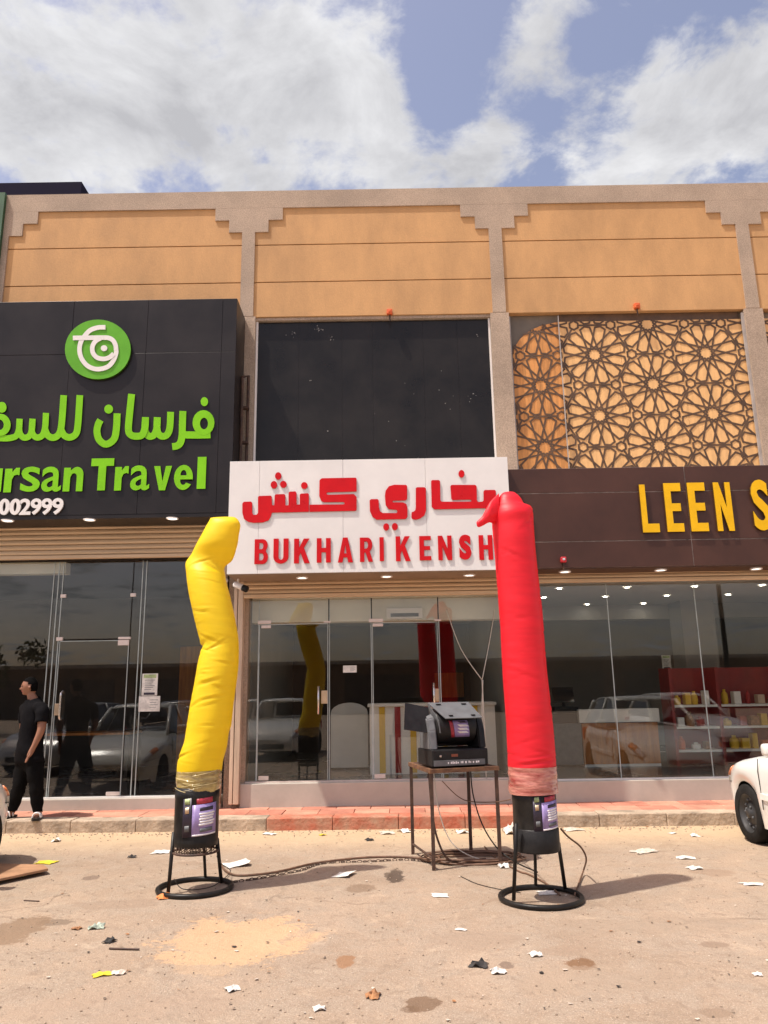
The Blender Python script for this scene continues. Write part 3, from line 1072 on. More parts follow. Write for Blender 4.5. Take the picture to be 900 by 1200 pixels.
tube(bm, [(-2.05, 11.05, 4.85), (-2.05, 11.05, F(284, 480, 11.05)[1] + .55), (-2.115, 10.9, F(284, 445, 11.0)[1])], .022, 8)
tube(bm, [(-2.115, 10.9, F(284, 445, 11.0)[1]), (-2.11, 10.9, 4.85)], .022, 8)
obj('bracket', bm, 'rust', ST)
for z in (5.3, 5.85):
    bx('bracket_clip', 'rust', ST, -2.112, -2.02, 10.93, 11.03, z, z + .03)

# white restaurant sign
YW = 10.3
SW = thing('shop_sign', 'white signboard with red block letters above the middle shop door', 'sign', (-.2, 11.1, 3.23))
bx('sign_box', 'white', SW, -2.137, 1.732, YW + .016, 11.06, 3.236, 4.815)
bx('soffit', 'tansoffit', SW, -2.13, 1.725, YW + .02, 11.05, 3.222, 3.2355)
sheets(SW, 'white', [-2.14] + [F(q, 610, YW)[0] for q in (303, 402, 500)] + [1.735], [3.23, 4.82], YW, .003)
m4 = crop_map(275, 540, 5.625, YW)
kaf = [(560, 130), (575, 117), (798, 113), (804, 120), (804, 204), (612, 210), (605, 218), (612, 226), (785, 221), (804, 240), (804, 325), (796, 331), (494, 338), (494, 291), (722, 289), (726, 280), (718, 273), (590, 275), (572, 268), (558, 235)]
nsh = [(490, 337), (490, 222), (484, 216), (437, 218), (430, 225), (430, 290), (409, 291), (408, 211), (401, 203), (363, 205), (356, 212), (356, 295), (336, 296), (335, 229), (328, 221), (271, 223), (265, 230), (262, 296), (247, 293), (246, 240), (239, 231), (161, 234), (155, 242), (155, 345), (147, 357), (126, 359), (117, 345), (117, 280), (109, 270), (62, 272), (52, 282), (52, 345), (63, 385), (90, 404), (125, 410), (185, 408), (225, 394), (241, 365), (246, 343), (330, 342), (400, 340)]
letter(SW, 'red', [m4(rounded(kaf))], YW, .017, 'arabic_letter')
letter(SW, 'red', [m4(rounded(nsh))], YW, .017, 'arabic_letter')
for q in (ell(288, 102, 21, 25, 14), ell(260, 160, 22, 25, 14), ell(322, 157, 22, 23, 14), ell(460, 165, 22, 23, 14)):
    letter(SW, 'red', [m4(q)], YW, .017, 'letter_dot')
m5 = crop_map(425, 540, 5.143, YW)
ya = [(262, 147), (268, 155), (268, 232), (258, 240), (185, 242), (178, 248), (184, 252), (242, 252), (263, 262), (270, 288), (270, 338), (260, 352), (85, 356), (60, 340), (44, 305), (42, 240), (50, 233), (90, 232), (97, 240), (98, 278), (105, 306), (120, 316), (205, 317), (210, 308), (204, 297), (157, 293), (139, 270), (134, 215), (138, 182), (158, 155), (190, 146)]
ra = [(320, 165), (328, 161), (374, 161), (381, 168), (382, 300), (372, 330), (345, 350), (320, 356), (298, 352), (293, 340), (295, 312), (306, 308), (317, 300), (320, 280)]
bkh = [(412, 124), (419, 118), (459, 118), (466, 125), (468, 240), (475, 248), (652, 248), (656, 241), (650, 235), (541, 238), (534, 231), (528, 155), (535, 147), (678, 147), (686, 155), (688, 240), (694, 250), (720, 248), (728, 241), (728, 185), (735, 178), (795, 177), (802, 184), (804, 280), (796, 288), (690, 288), (432, 294), (416, 280)]
for lp in (ya, ra, bkh):
    letter(SW, 'red', [m5(rounded(lp))], YW, .017, 'arabic_letter')
for q in (ell(142, 400, 18, 22, 14), ell(194, 398, 18, 22, 14), ell(595, 80, 18, 23, 14)):
    letter(SW, 'red', [m5(q)], YW, .017, 'letter_dot')
word(SW, 'red', [('B', 134, 519, 220, 681), ('U', 258, 515, 355, 678), ('K', 393, 515, 495, 676), ('H', 542, 512, 634, 671), ('A', 680, 508, 780, 670), ('R', 825, 508, 912, 666)], 275, 540, 5.625, YW, .017)
word(SW, 'red', [('I', 101, 462, 129, 605), ('K', 198, 457, 289, 605), ('E', 340, 455, 414, 600), ('N', 452, 453, 540, 599), ('S', 578, 447, 657, 596), ('H', 697, 450, 787, 597)], 425, 540, 5.143, YW, .017, off=.06)

# brown sign of the right hand shop
YB = 10.5
SB = thing('shop_sign', 'dark brown signboard with tall yellow letters above the right hand shop', 'sign', (4.4, 11.1, 3.27))
bx('sign_box', 'sealant', SB, 1.741, 9, YB + .012, 11.06, 3.275, 4.698)
sheets(SB, 'brown', [1.74, F(807, 600, YB)[0], 6.2, 9], [3.27, F(700, 634, YB)[1], F(700, 577, YB)[1], 4.70], YB, .012)
bx('soffit', 'brown', SB, 1.745, 9, YB + .02, 11.05, 3.262, 3.274)
word(SB, 'yellowl', [('L', 68, 75, 205, 378), ('E', 222, 66, 362, 374), ('E', 372, 63, 518, 371), ('N', 538, 61, 682, 369), ('S', 770, 44, 925, 366)], 735, 555, 5.4545, YB, .04, off=.03)


def downlight(px, py, z, label):
    p = G(px, py, z)
    t = thing('downlight', label, 'light', (p.x, p.y, z), group='recessed downlights under the shop signs')
    bm = bmesh.new()
    lathe(bm, [(.085, -.002), (.085, -.014), (.07, -.016), (.066, -.006)], 20, p)
    obj('trim_ring', bm, 'lwhite', t)
    bm = bmesh.new()
    vs = lathe(bm, [(.066, -.006), (.02, -.008)], 20, p)
    bm.faces.new(vs[1])
    obj('diffuser', bm, 'lampglow', t)


for nm, zz_, pts in (('black', 4.067, ((9, 609.5), (105, 608.5), (202, 607))), ('white', 3.222, ((354, 676.5), (453, 675), (550, 673.5))), ('brown', 3.262, ((662, 669.5), (774, 667.5), (886, 666)))):
    for (px, py), pos in zip(pts, ('left', 'middle', 'right')):
        downlight(px, py, zz_, 'round white downlight under the %s sign, %s of its three' % (nm, pos))


# ------------------------------------------------------------------ shopfronts
def shutter(x0, x1, z0, z1, pitch, Y=11.0):
    r = obj('roller_shutter', bevelbox(x0, x1, Y - .012, Y + .055, z0, z0 + .055, b=.008), 'shutter', B)
    z = z0 + .058
    first = None
    while z < z1 - .01:
        h = min(pitch, z1 - z)
        bm = bmesh.new()
        prof = [(Y + .03, 0), (Y + .004, .12 * h), (Y - .006, .45 * h), (Y + .004, .86 * h), (Y + .03, .97 * h)]
        a = [bm.verts.new((x0, y, z + q)) for y, q in prof]
        b = [bm.verts.new((x1, y, z + q)) for y, q in prof]
        for i in range(4):
            bm.faces.new((a[i], b[i], b[i + 1], a[i + 1]))
        bm.faces.new(a)
        bm.faces.new(b[::-1])
        bm.faces.new((a[0], a[4], b[4], b[0]))
        obj('slat', bm, 'shutter', r)
        z += pitch
    return r


shutter(-9, -2.29, 3.60, 4.09, .075)
shutter(-2.03, 1.74, 2.985, 3.235, .062)
shutter(1.98, 7.5, 3.135, 3.272, .06)
for x0, x1, z0, z1 in ((-2.165, -2.115, .2, 3.22), (-2.105, -2.03, .2, 3.22), (1.742, 1.80, .2, 3.22), (-2.36, -2.29, .2, 4.06), (1.95, 1.98, .2, 3.26)):
    bx('shutter_guide', 'tan', B, x0, x1, 10.98, 11.12, z0, z1, bevel=.006)
# plinths
bx('plinth', 'cream', B, -2.03, 1.79, 11.06, 11.4, .1, .452, bevel=.008)
bx('plinth', 'cream', B, -9, -2.29, 11.06, 11.4, .1, .292, bevel=.008)
bx('plinth', 'cream', B, 1.80, 7.5, 11.06, 11.4, .1, .418, bevel=.008)
bx('sill', 'fitting', B, -2.02, 1.78, 11.15, 11.23, .453, .470)
bx('sill', 'lwhite', B, -9, -2.3, 11.15, 11.23, .293, .306)
bx('sill', 'lwhite', B, 1.99, 7.5, 11.15, 11.23, .419, .434)


def pane(name, x0, x1, z0, z1, Y=11.2, parent=B, th=.010):
    bm = bmesh.new()
    box(bm, x0, x1, Y - th / 2, Y + th / 2, z0, z1)
    return obj(name, bm, 'glass', parent)


def edge(x, z0, z1, Y=11.2, w_=.012):
    return bx('glass_joint', 'seal', B, x - w_ / 2, x + w_ / 2, Y - .007, Y + .007, z0, z1)


def door(x0, x1, z0, z1, Y, ang, hinge):
    """a frameless glass door turned slightly on its hinge"""
    hx = x0 if hinge < 0 else x1
    d = thing('glass_door', None, None, (0, 0, 0))
    d.parent = B
    d.location = (hx, Y - 11.2, 0)
    d.rotation_euler = (0, 0, ang)
    # leaf geometry is given for the closed door, then turned with it
    def put(name, m, *a, bev=0.0):
        bm = bevelbox(*a, b=bev) if bev else bmesh.new()
        if not bev:
            box(bm, *a)
        bmesh.ops.translate(bm, verts=bm.verts[:], vec=(-hx, -Y, 0))
        return obj(name, bm, m, d, world=False)
    put('door_leaf', 'glass', x0, x1, Y - .005, Y + .005, z0, z1)
    put('leaf_edge', 'seal', x0 - .004, x0 + .006, Y - .0065, Y + .0065, z0, z1)
    put('leaf_edge', 'seal', x1 - .006, x1 + .004, Y - .0065, Y + .0065, z0, z1)
    put('leaf_edge', 'seal', x0 + .007, x1 - .007, Y - .0065, Y + .0065, z1 - .004, z1 + .006)
    return d, put


DTOP = 2.62
d1, put = door(-1.825, -.835, .478, DTOP, 11.2, radians(-1.5), -1)
put('patch_fitting', 'fitting', -1.80, -1.66, 11.188, 11.212, DTOP - .05, DTOP - .008, bev=.004)
put('patch_fitting', 'fitting', -1.80, -1.66, 11.188, 11.212, .482, .54, bev=.004)
put('lock', 'brass', -.93, -.842, 11.186, 11.214, 1.50, 1.68, bev=.005)
bm = bmesh.new()
tube(bm, [(.86, -.05, 1.36), (.86, -.05, 1.74)], .014, 10)
tube(bm, [(.86, -.05, 1.42), (.86, .0, 1.42)], .009, 8)
tube(bm, [(.86, -.05, 1.68), (.86, .0, 1.68)], .009, 8)
obj('handle', bm, 'chrome', d1, True, world=False)
d2, put = door(-.195, .745, .478, DTOP, 11.2, radians(2.2), -1)
put('patch_fitting', 'fitting', -.19, -.04, 11.188, 11.212, DTOP - .05, DTOP - .008, bev=.004)
put('patch_fitting', 'fitting', -.19, -.04, 11.188, 11.212, .482, .54, bev=.004)
put('lock', 'brass', .68, .74, 11.186, 11.214, 1.50, 1.68, bev=.005)
bm = bmesh.new()
tube(bm, [(.86, -.05, 1.40), (.86, -.05, 1.76)], .014, 10)
tube(bm, [(.86, -.05, 1.46), (.86, .0, 1.46)], .009, 8)
tube(bm, [(.86, -.05, 1.70), (.86, .0, 1.70)], .009, 8)
obj('handle', bm, 'chrome', d2, True, world=False)
pane('glass_pane', -2.02, -1.835, .472, 2.978)
pane('glass_pane', -.815, -.215, .472, 2.978)
pane('glass_pane', .77, 1.74, .472, 2.978)
pane('glass_transom', -1.828, -.825, DTOP + .03, 2.978)
pane('glass_transom', -.205, .76, DTOP + .03, 2.978)
for x in (-1.835, -.815, -.215, .765):
    edge(x, .472, 2.978)
bx('transom_post', 'blk', B, -.832, -.818, 11.19, 11.211, DTOP + .03, 2.98)
bx('transom_post', 'blk', B, -.212, -.198, 11.19, 11.211, DTOP + .03, 2.98)
bx('transom_post', 'blk', B, .752, .766, 11.19, 11.211, DTOP + .03, 2.98)
for x0, x1 in ((-1.85, -1.66), (-.245, -.04), (-.90, -.80), (.70, .80)):
    bx('patch_fitting', 'fitting', B, x0, x1, 11.184, 11.216, DTOP + .012, DTOP + (.062 if x1 - x0 > .15 else .04), bevel=.004)
# travel agency
d3, put = door(-4.70, -3.705, .312, 2.43, 11.2, radians(0), 1)
put('patch_fitting', 'fitting', -3.86, -3.70, 11.186, 11.214, 2.36, 2.435, bev=.004)
put('patch_fitting', 'fitting', -3.90, -3.71, 11.186, 11.214, .316, .365, bev=.004)
put('lock', 'brass', -4.70, -4.62, 11.184, 11.216, 1.40, 1.56, bev=.005)
bm = bmesh.new()
tube(bm, smooth_path([(-.90, 0, 1.34), (-.90, -.055, 1.37), (-.90, -.06, 1.5), (-.90, -.06, 1.62), (-.90, -.055, 1.70), (-.90, 0, 1.73)], 4), .014, 10)
obj('handle', bm, 'chrome', d3, True, world=False)
pane('glass_pane', -9, -4.86, .308, 3.59)
pane('glass_pane', -4.845, -4.73, .308, 3.59)
pane('glass_transom', -4.715, -3.70, 2.46, 3.59)
pane('glass_pane', -3.685, -3.51, .308, 3.59)
pane('glass_pane', -3.495, -2.30, .308, 3.59)
for x in (-4.86, -4.79, -4.725, -3.503, -3.56):
    edge(x, .308, 3.59)
for x0, x1, z in ((-4.75, -4.66, 2.44), (-4.74, -4.66, 3.06), (-3.72, -3.64, 3.06), (-3.86, -3.68, 2.445)):
    bx('patch_fitting', 'fitting', B, x0, x1, 11.184, 11.216, z, z + (.05 if x1 - x0 < .1 else .035), bevel=.004)
# right hand shop
for a, b in ((1.99, 3.215), (3.23, 4.49), (4.505, 5.78), (5.795, 7.5)):
    pane('glass_pane', a, b, .436, 3.13)
    edge(b + .0075, .436, 3.13)


# interiors
def room(x0, x1, zf, zc, wall, back, depth=17.0, ceil='ceil'):
    bx('shop_floor', 'floor', B, x0, x1, 11.41, depth, .05, zf)
    bx('shop_ceiling', ceil, B, x0, x1, 11.30, depth, zc, zc + .12)
    bx('inner_wall', back, B, x0, x1, depth, depth + .1, zf, zc)
    bx('inner_wall', wall, B, x0, x0 + .08, 11.41, depth, zf, zc)
    bx('inner_wall', wall, B, x1 - .08, x1, 11.41, depth, zf, zc)


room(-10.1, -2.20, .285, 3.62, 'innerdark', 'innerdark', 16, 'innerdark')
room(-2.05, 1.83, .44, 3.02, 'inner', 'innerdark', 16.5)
room(1.92, 7.6, .41, 3.17, 'inner', 'inner', 17.5)
bx('bulkhead', 'bulk', B, -1.96, 1.74, 11.32, 11.6, 2.66, 3.018)
bx('bulkhead', 'bulk', B, -9, -4.75, 11.32, 11.5, 3.44, 3.61)
bx('bulkhead', 'inner', B, 2.0, 7.5, 14.6, 14.9, 2.9, 3.168)
bx('inner_column', 'inner', B, 5.35, 5.95, 14.0, 14.6, .41, 3.168)
# stock on the back wall of the middle shop
for i, (x0, x1, z0, z1) in enumerate(((1.0, 1.6, 1.5, 2.0),)):
    bx('wall_panel', 'wood', B, x0, x1, 16.42, 16.49, z0, z1)
bx('wall_panel', 'wood', B, -4.2, -3.5, 15.9, 15.99, .3, 2.6)


def ceiling_lights(pts, z, what):
    for i, (x, y) in enumerate(pts):
        t = thing('ceiling_light', what, 'light', (x, y, z), group='downlights in the %s ceiling' % what.split(' of the ')[1])
        bm = bmesh.new()
        lathe(bm, [(.06, -.001), (.06, -.010), (.042, -.010)], 14, (x, y, z))
        obj('trim_ring', bm, 'lwhite', t)
        bm = bmesh.new()
        r = lathe(bm, [(.042, -.007), (.01, -.008)], 14, (x, y, z))
        bm.faces.new(r[1])
        obj('diffuser', bm, 'downglow', t)


ceiling_lights([(2.7 + 1.05 * i, 11.9 + 1.22 * j) for i in range(4) for j in range(4)], 3.168, 'small lit downlight in the white ceiling of the right hand shop')
ceiling_lights([(-.9 + .95 * i, 12.8 + 1.5 * j) for i in range(3) for j in range(2)], 3.018, 'small lit downlight in the ceiling of the middle shop')

# furniture seen through the glass
X = thing('striped_counter', 'cream counter with red and yellow vertical stripes inside the middle shop', 'counter', (.8, 12.3, .44))
bx('counter_top', 'counterw', X, -.30, 1.66, 12.05, 12.7, 1.425, 1.47, bevel=.006)
bx('counter_body', 'counterw', X, -.27, 1.64, 12.11, 12.65, .44, 1.424)
for i in range(9):
    x0 = F(448 + 18.2 * i, 860, 12.1)[0]
    if x0 > 1.5:
        break
    bx('stripe', 'stripey' if i % 2 == 0 else 'striper', X, x0 - .045, x0 + .045, 12.098, 12.109, .46, 1.42)
bm = bmesh.new()
lo = [(-.92, .47), (-.32, .47), (-.32, 1.32)] + arc(-.62, 1.32, .30, .16, 0, 180, 10) + [(-.92, 1.32)]
prism(bm, [lo], 12.93, 12.99)
solo('white_panel', bm, 'counterw', 'white panel with an arched top standing beside the striped counter', 'panel')
X = thing('air_conditioner', 'white air conditioner unit hanging high behind the middle door', 'air conditioner', (.25, 11.3, 2.7))
q0, q1 = F(453, 724, 11.28), F(495, 712, 11.28)
bx('casing', 'lwhite', X, q0[0], q1[0], 11.255, 11.317, q0[1] - .02, q1[1], bevel=.01)
bx('outlet', 'grey', X, q0[0] + .06, q1[0] - .06, 11.249, 11.2545, q0[1] + .01, q0[1] + .06)
X = thing('reception_counter', 'white topped wooden reception counter behind the right hand shop window', 'counter', (3.8, 13.2, .41))
bx('counter_front', 'wood', X, 3.17, 4.40, 13.0, 13.06, .45, 1.09)
bx('fascia', 'counterw', X, 3.12, 4.43, 12.96, 13.08, 1.10, 1.31, bevel=.006)
bx('base', 'counterw', X, 3.17, 4.40, 13.005, 13.6, .411, .449)
bx('counter_body', 'innerdark', X, 2.6, 4.38, 13.09, 13.8, .45, 1.25)
bx('counter_front', 'grey', X, 2.60, 3.15, 13.0, 13.06, .45, 1.09)
X = thing('cash_register', 'dark cash register with a tilted screen standing on the reception counter', 'cash register', (2.95, 13.4, 1.25))
bx('drawer', 'blk2', X, 2.78, 3.18, 13.2, 13.6, 1.252, 1.35, bevel=.01)
bm = bevelbox(-.18, .18, -.02, .02, 0, .26, b=.008)
bm.transform(Matrix.Translation((2.98, 13.36, 1.42)) @ Matrix.Rotation(radians(-18), 4, 'X'))
obj('screen', bm, 'carglass', X)
bm = bmesh.new()
tube(bm, [(2.98, 13.38, 1.35), (2.98, 13.38, 1.46)], .03)
obj('screen_stand', bm, 'blk2', X)
X = thing('display_stand', 'red display stand with white shelves at the right of the right hand shop', 'shelf', (5.3, 13.1, .41))
bx('back_panel', 'redshelf', X, 4.62, 6.7, 13.3, 13.36, .41, 1.95)
for x in (4.62, 5.38, 6.66):
    bx('side_panel', 'redshelf', X, x, x + .05, 12.9, 13.299, .41, 1.95)
for z in (.62, .98, 1.32):
    bx('shelf', 'counterw', X, 4.675, 5.375, 12.92, 13.295, z, z + .035)
    bx('shelf', 'counterw', X, 5.435, 6.655, 12.92, 13.295, z, z + .035)
r5 = random.Random(5)
for z in (.655, 1.015, 1.355):
    x = 4.72
    while x < 6.5:
        w_ = r5.uniform(.07, .16)
        if not (5.3 < x + w_ and x < 5.45):
            h = r5.uniform(.10, .24)
            k = r5.choice(('tan', 'stripey', 'brownscrap', 'counterw', 'striper', 'orangebox'))
            bm = bmesh.new()
            if r5.random() < .5:
                y0 = r5.uniform(12.96, 13.0)
                bm = bevelbox(x, x + w_, y0, y0 + .14, z + .0005, z + h, b=.008)
            else:
                rr_ = lathe(bm, [(w_ * .42, .0005), (w_ * .5, h * .3), (w_ * .45, h * .7), (w_ * .2, h * .85), (w_ * .22, h)], 12, (x + w_ / 2, 13.07, z))
                bm.faces.new(rr_[0][::-1])
                bm.faces.new(rr_[-1])
            shape = 'packet' if len(bm.verts) % 12 else 'jar'
            lab = '%s %s on the %s shelf of the red stand, %s bay' % (dict(tan='tan', stripey='yellow', brownscrap='brown', counterw='white', striper='dark red', orangebox='orange')[k], shape, {.655: 'bottom', 1.015: 'middle', 1.355: 'top'}[z], 'left' if x < 5.38 else 'right')
            solo('boxed_goods', bm, k, lab, 'goods', 'goods on the red display stand')
        x += w_ + r5.uniform(.02, .12)
X = thing('office_desk', 'dark desk standing inside the travel agency', 'desk', (-5.2, 14, .285))
bx('desk_top', 'wood', X, -5.9, -4.4, 13.6, 14.3, 1.0, 1.04)
for x in (-5.88, -4.46):
    bx('desk_leg', 'innerdark', X, x, x + .05, 13.62, 14.28, .286, .999)


# notices on the glass
def notice(px0, py0, px1, py1, Y, label, kind):
    a, b = F(px0, py0, Y), F(px1, py1, Y)
    t = thing('paper_notice', label, 'notice', ((a[0] + b[0]) / 2, Y, b[1]))
    bx('sheet', 'paper', t, a[0], b[0], Y - .003, Y, b[1], a[1])
    W, H = b[0] - a[0], a[1] - b[1]
    bm = bmesh.new()
    if kind == 'licence':
        bx('header', 'printg', t, a[0] + .1 * W, b[0] - .1 * W, Y - .0045, Y - .0032, a[1] - .2 * H, a[1] - .04 * H)
        bx('footer', 'printd', t, a[0] + .15 * W, b[0] - .15 * W, Y - .0045, Y - .0032, b[1] + .03 * H, b[1] + .14 * H)
        for k in range(6):
            z = a[1] - (.30 + .085 * k) * H
            box(bm, a[0] + .18 * W, b[0] - (.18 + .1 * (k % 3)) * W, Y - .0042, Y - .0032, z - .012 * H, z + .012 * H)
    else:
        for k in range(4):
            z = a[1] - (.25 + .16 * k) * H
            box(bm, a[0] + .52 * W, b[0] - (.10 + .08 * (k % 2)) * W, Y - .0042, Y - .0032, z - .015 * H, z + .015 * H)
    obj('print', bm, 'grey', t)


notice(167, 789.5, 184, 815, 11.19, 'tall white licence with a green header taped to the travel agency glass', 'licence')
notice(163, 816, 187, 833.5, 11.19, 'wide white sheet taped below the licence on the travel agency glass', 'qr')
notice(402, 780, 418, 788, 11.19, 'small white sheet taped between the two middle glass doors', 'qr')
a = F(776, 768, 13.98)
notice(775, 768, 787, 784, 13.98, 'white framed notice on the grey column inside the right hand shop', 'licence')


# ------------------------------------------------------------------ small fixtures
def siren(px, py, Y, m, label, r=.05):
    x, z = F(px, py, Y)
    t = thing('alarm_box', label, 'alarm', (x, Y, z))
    bx('housing', m, t, x - r, x + r, Y - .07, Y - .001, z - r, z + r, bevel=.012)
    bx('lens', 'lens' if m == 'redbox' else m, t, x - r * .45, x + r * .45, Y - .082, Y - .069, z - r * .35, z + r * .45, bevel=.005)
    bm = bmesh.new()
    tube(bm, [(x, Y - .03, z - r), (x + .005, Y - .02, z - r - .10)], .012, 6)
    obj('cable', bm, 'rust', t)


siren(456.5, 367, 11.155, 'orangebox', 'orange alarm box on the ochre wall above the black sheets', .045)
siren(745.5, 360, 11.155, 'orangebox', 'orange alarm box on the ochre wall above the strapwork screen', .045)
siren(659.5, 656.5, 10.5, 'redbox', 'small red alarm box low on the brown signboard', .038)
X = thing('security_camera', 'white security camera on the pilaster below the white sign', 'camera', P(284, 688, 10.62))
p = P(283, 688, 10.62)
bm = bmesh.new()
tube(bm, [p + Vector((-.10, .03, .045)), p + Vector((.03, -.03, -.015))], .042, 14)
obj('body', bm, 'lwhite', X, True)
bm = bmesh.new()
tube(bm, [p + Vector((.03, -.03, -.015)), p + Vector((.085, -.055, -.040))], .046, 14)
obj('lens_hood', bm, 'blk2', X, True)
bm = bmesh.new()
tube(bm, [p + Vector((-.05, .01, .03)), p + Vector((-.06, .05, .06)), p + Vector((-.06, .06, .20))], .016, 8)
obj('mount', bm, 'lwhite', X)
p = P(265, 680, 10.95)
bm = bmesh.new()
tube(bm, [p, p + Vector((-.02, -.10, -.03))], .035, 12)
solo('security_camera', bm, 'lwhite', 'small white camera half hidden behind the yellow tube top', 'camera', smooth=True)

bx_ = bmesh.new()
box(bx_, *[-9, F(95, 222, 13.0)[0]], 13.0, 13.4, 9.3, F(60, 213.5, 13.0)[1])
solo('rooftop_board', bx_, 'navy', 'dark navy board rising behind the parapet at the left', 'board')
bm = bmesh.new()
box(bm, -9.5, F(4.5, 240, 11.06)[0], 11.06, 11.125, 7.45, F(0, 218, 10.9)[1])
solo('green_board', bm, 'greensheet', 'green signboard edge at the far left of the roofline', 'sign')

# cord hanging in a V behind the right pane of the middle shop
bm = bmesh.new()
YV = 11.16
tube(bm, smooth_path([P(523, 714, YV), P(540, 760, YV), P(565, 797, YV)], 6), .006, 6)
tube(bm, smooth_path([P(580, 714, YV), P(573, 755, YV), P(565, 797, YV)], 6), .006, 6)
tube(bm, smooth_path([P(565, 797, YV), P(567, 840, YV), P(569, 880, YV)], 6), .009, 6)
tube(bm, smooth_path([P(566, 797, YV - .02), P(565, 840, YV - .03), P(570, 912, YV - .02)], 6), .006, 6)
solo('hanging_cord', bm, 'wire', 'pale cord hanging in a V before the right pane of the middle shop', 'cord', smooth=True)


# ------------------------------------------------------------------ inflatable tube dancers
def loft(rows, Y0, seed, nring=90, nseg=48, wr=.005, cap=True, creases=()):
    """rows: left and right outline points of the standing tube, its depth ratio and forward lean"""
    pts = []
    for (lx, ly, rx_, ry_, dep, lean) in rows:
        pts.append((P(lx, ly, Y0 + lean), P(rx_, ry_, Y0 + lean), dep))
    Lp = smooth_path([a for a, b, c in pts], 12)
    Rp = smooth_path([b for a, b, c in pts], 12)
    Dp = smooth_path([Vector((c, 0, 0)) for a, b, c in pts], 12)
    bm = bmesh.new()
    rings = []
    for a, b, d in zip(Lp, Rp, Dp):
        c = (a + b) / 2
        h = (b - a) / 2
        hw = h.length * d.x
        ring = []
        for k in range(nseg):
            th = 2 * pi * k / nseg
            q = Vector((cos(th) * 2.2 + seed, sin(th) * 2.2, c.z * 9))
            f = 1 + wr * noise.noise(q) * 1.6 + wr * 1.2 * noise.noise(Vector((cos(th) * 1.2, sin(th) * 1.2 + seed, c.z * 22)))
            for (cz, cth, wth, wz, amp, tilt) in creases:
                dth = (th - cth + pi) % (2 * pi) - pi
                zz0 = c.z - cz - tilt * dth
                f -= amp * math.exp(-(zz0 / wz) ** 2) * math.exp(-(dth / wth) ** 2)
                f += .5 * amp * math.exp(-((zz0 - 2 * wz) / wz) ** 2) * math.exp(-(dth / wth) ** 2)
            ring.append(bm.verts.new(c + h * cos(th) * f + Vector((0, hw * sin(th) * f, 0))))
        rings.append(ring)
    for a, b in zip(rings, rings[1:]):
        for k in range(nseg):
            bm.faces.new((a[k], a[(k + 1) % nseg], b[(k + 1) % nseg], b[k]))
    if cap:
        bm.faces.new(rings[0][::-1])
    return bm


def drum_sheet(parent, name, m, c, r, a0, a1, z0, z1, off, skew=0.0):
    bm = bmesh.new()
    n = 8
    lo, hi = [], []
    for i in range(n + 1):
        a = radians(a0 + (a1 - a0) * i / n)
        x, y = sin(a), -cos(a)
        for lst, z in ((lo, z0 + skew * i / n), (hi, z1 + skew * i / n)):
            lst.append((bm.verts.new((c.x + (r + off) * x, c.y + (r + off) * y, z)), bm.verts.new((c.x + (r + off - .0015) * x, c.y + (r + off - .0015) * y, z))))
    for i in range(n):
        bm.faces.new((lo[i][0], lo[i + 1][0], hi[i + 1][0], hi[i][0]))
        bm.faces.new((lo[i][1], hi[i][1], hi[i + 1][1], lo[i + 1][1]))
        bm.faces.new((hi[i][0], hi[i + 1][0], hi[i + 1][1], hi[i][1]))
        bm.faces.new((lo[i][0], lo[i][1], lo[i + 1][1], lo[i + 1][0]))
    for s in (0, n):
        bm.faces.new((lo[s][0], hi[s][0], hi[s][1], lo[s][1]))
    return obj(name, bm, m, parent, True)


def crease_set(Y0, seed, marked, n, y0, y1):
    """sharp marked folds plus light random ones, given by image height"""
    rd = random.Random(seed)
    out = [(F(230 if seed < 5 else 610, py, Y0)[1], th, wt, wz, amp, ti) for py, th, wt, wz, amp, ti in marked]
    for _ in range(n):
        out.append((F(230 if seed < 5 else 610, rd.uniform(y0, y1), Y0)[1], rd.uniform(-pi, 0), rd.uniform(.25, .7), rd.uniform(.005, .011), rd.uniform(.012, .035), rd.uniform(-.06, .06)))
    return out


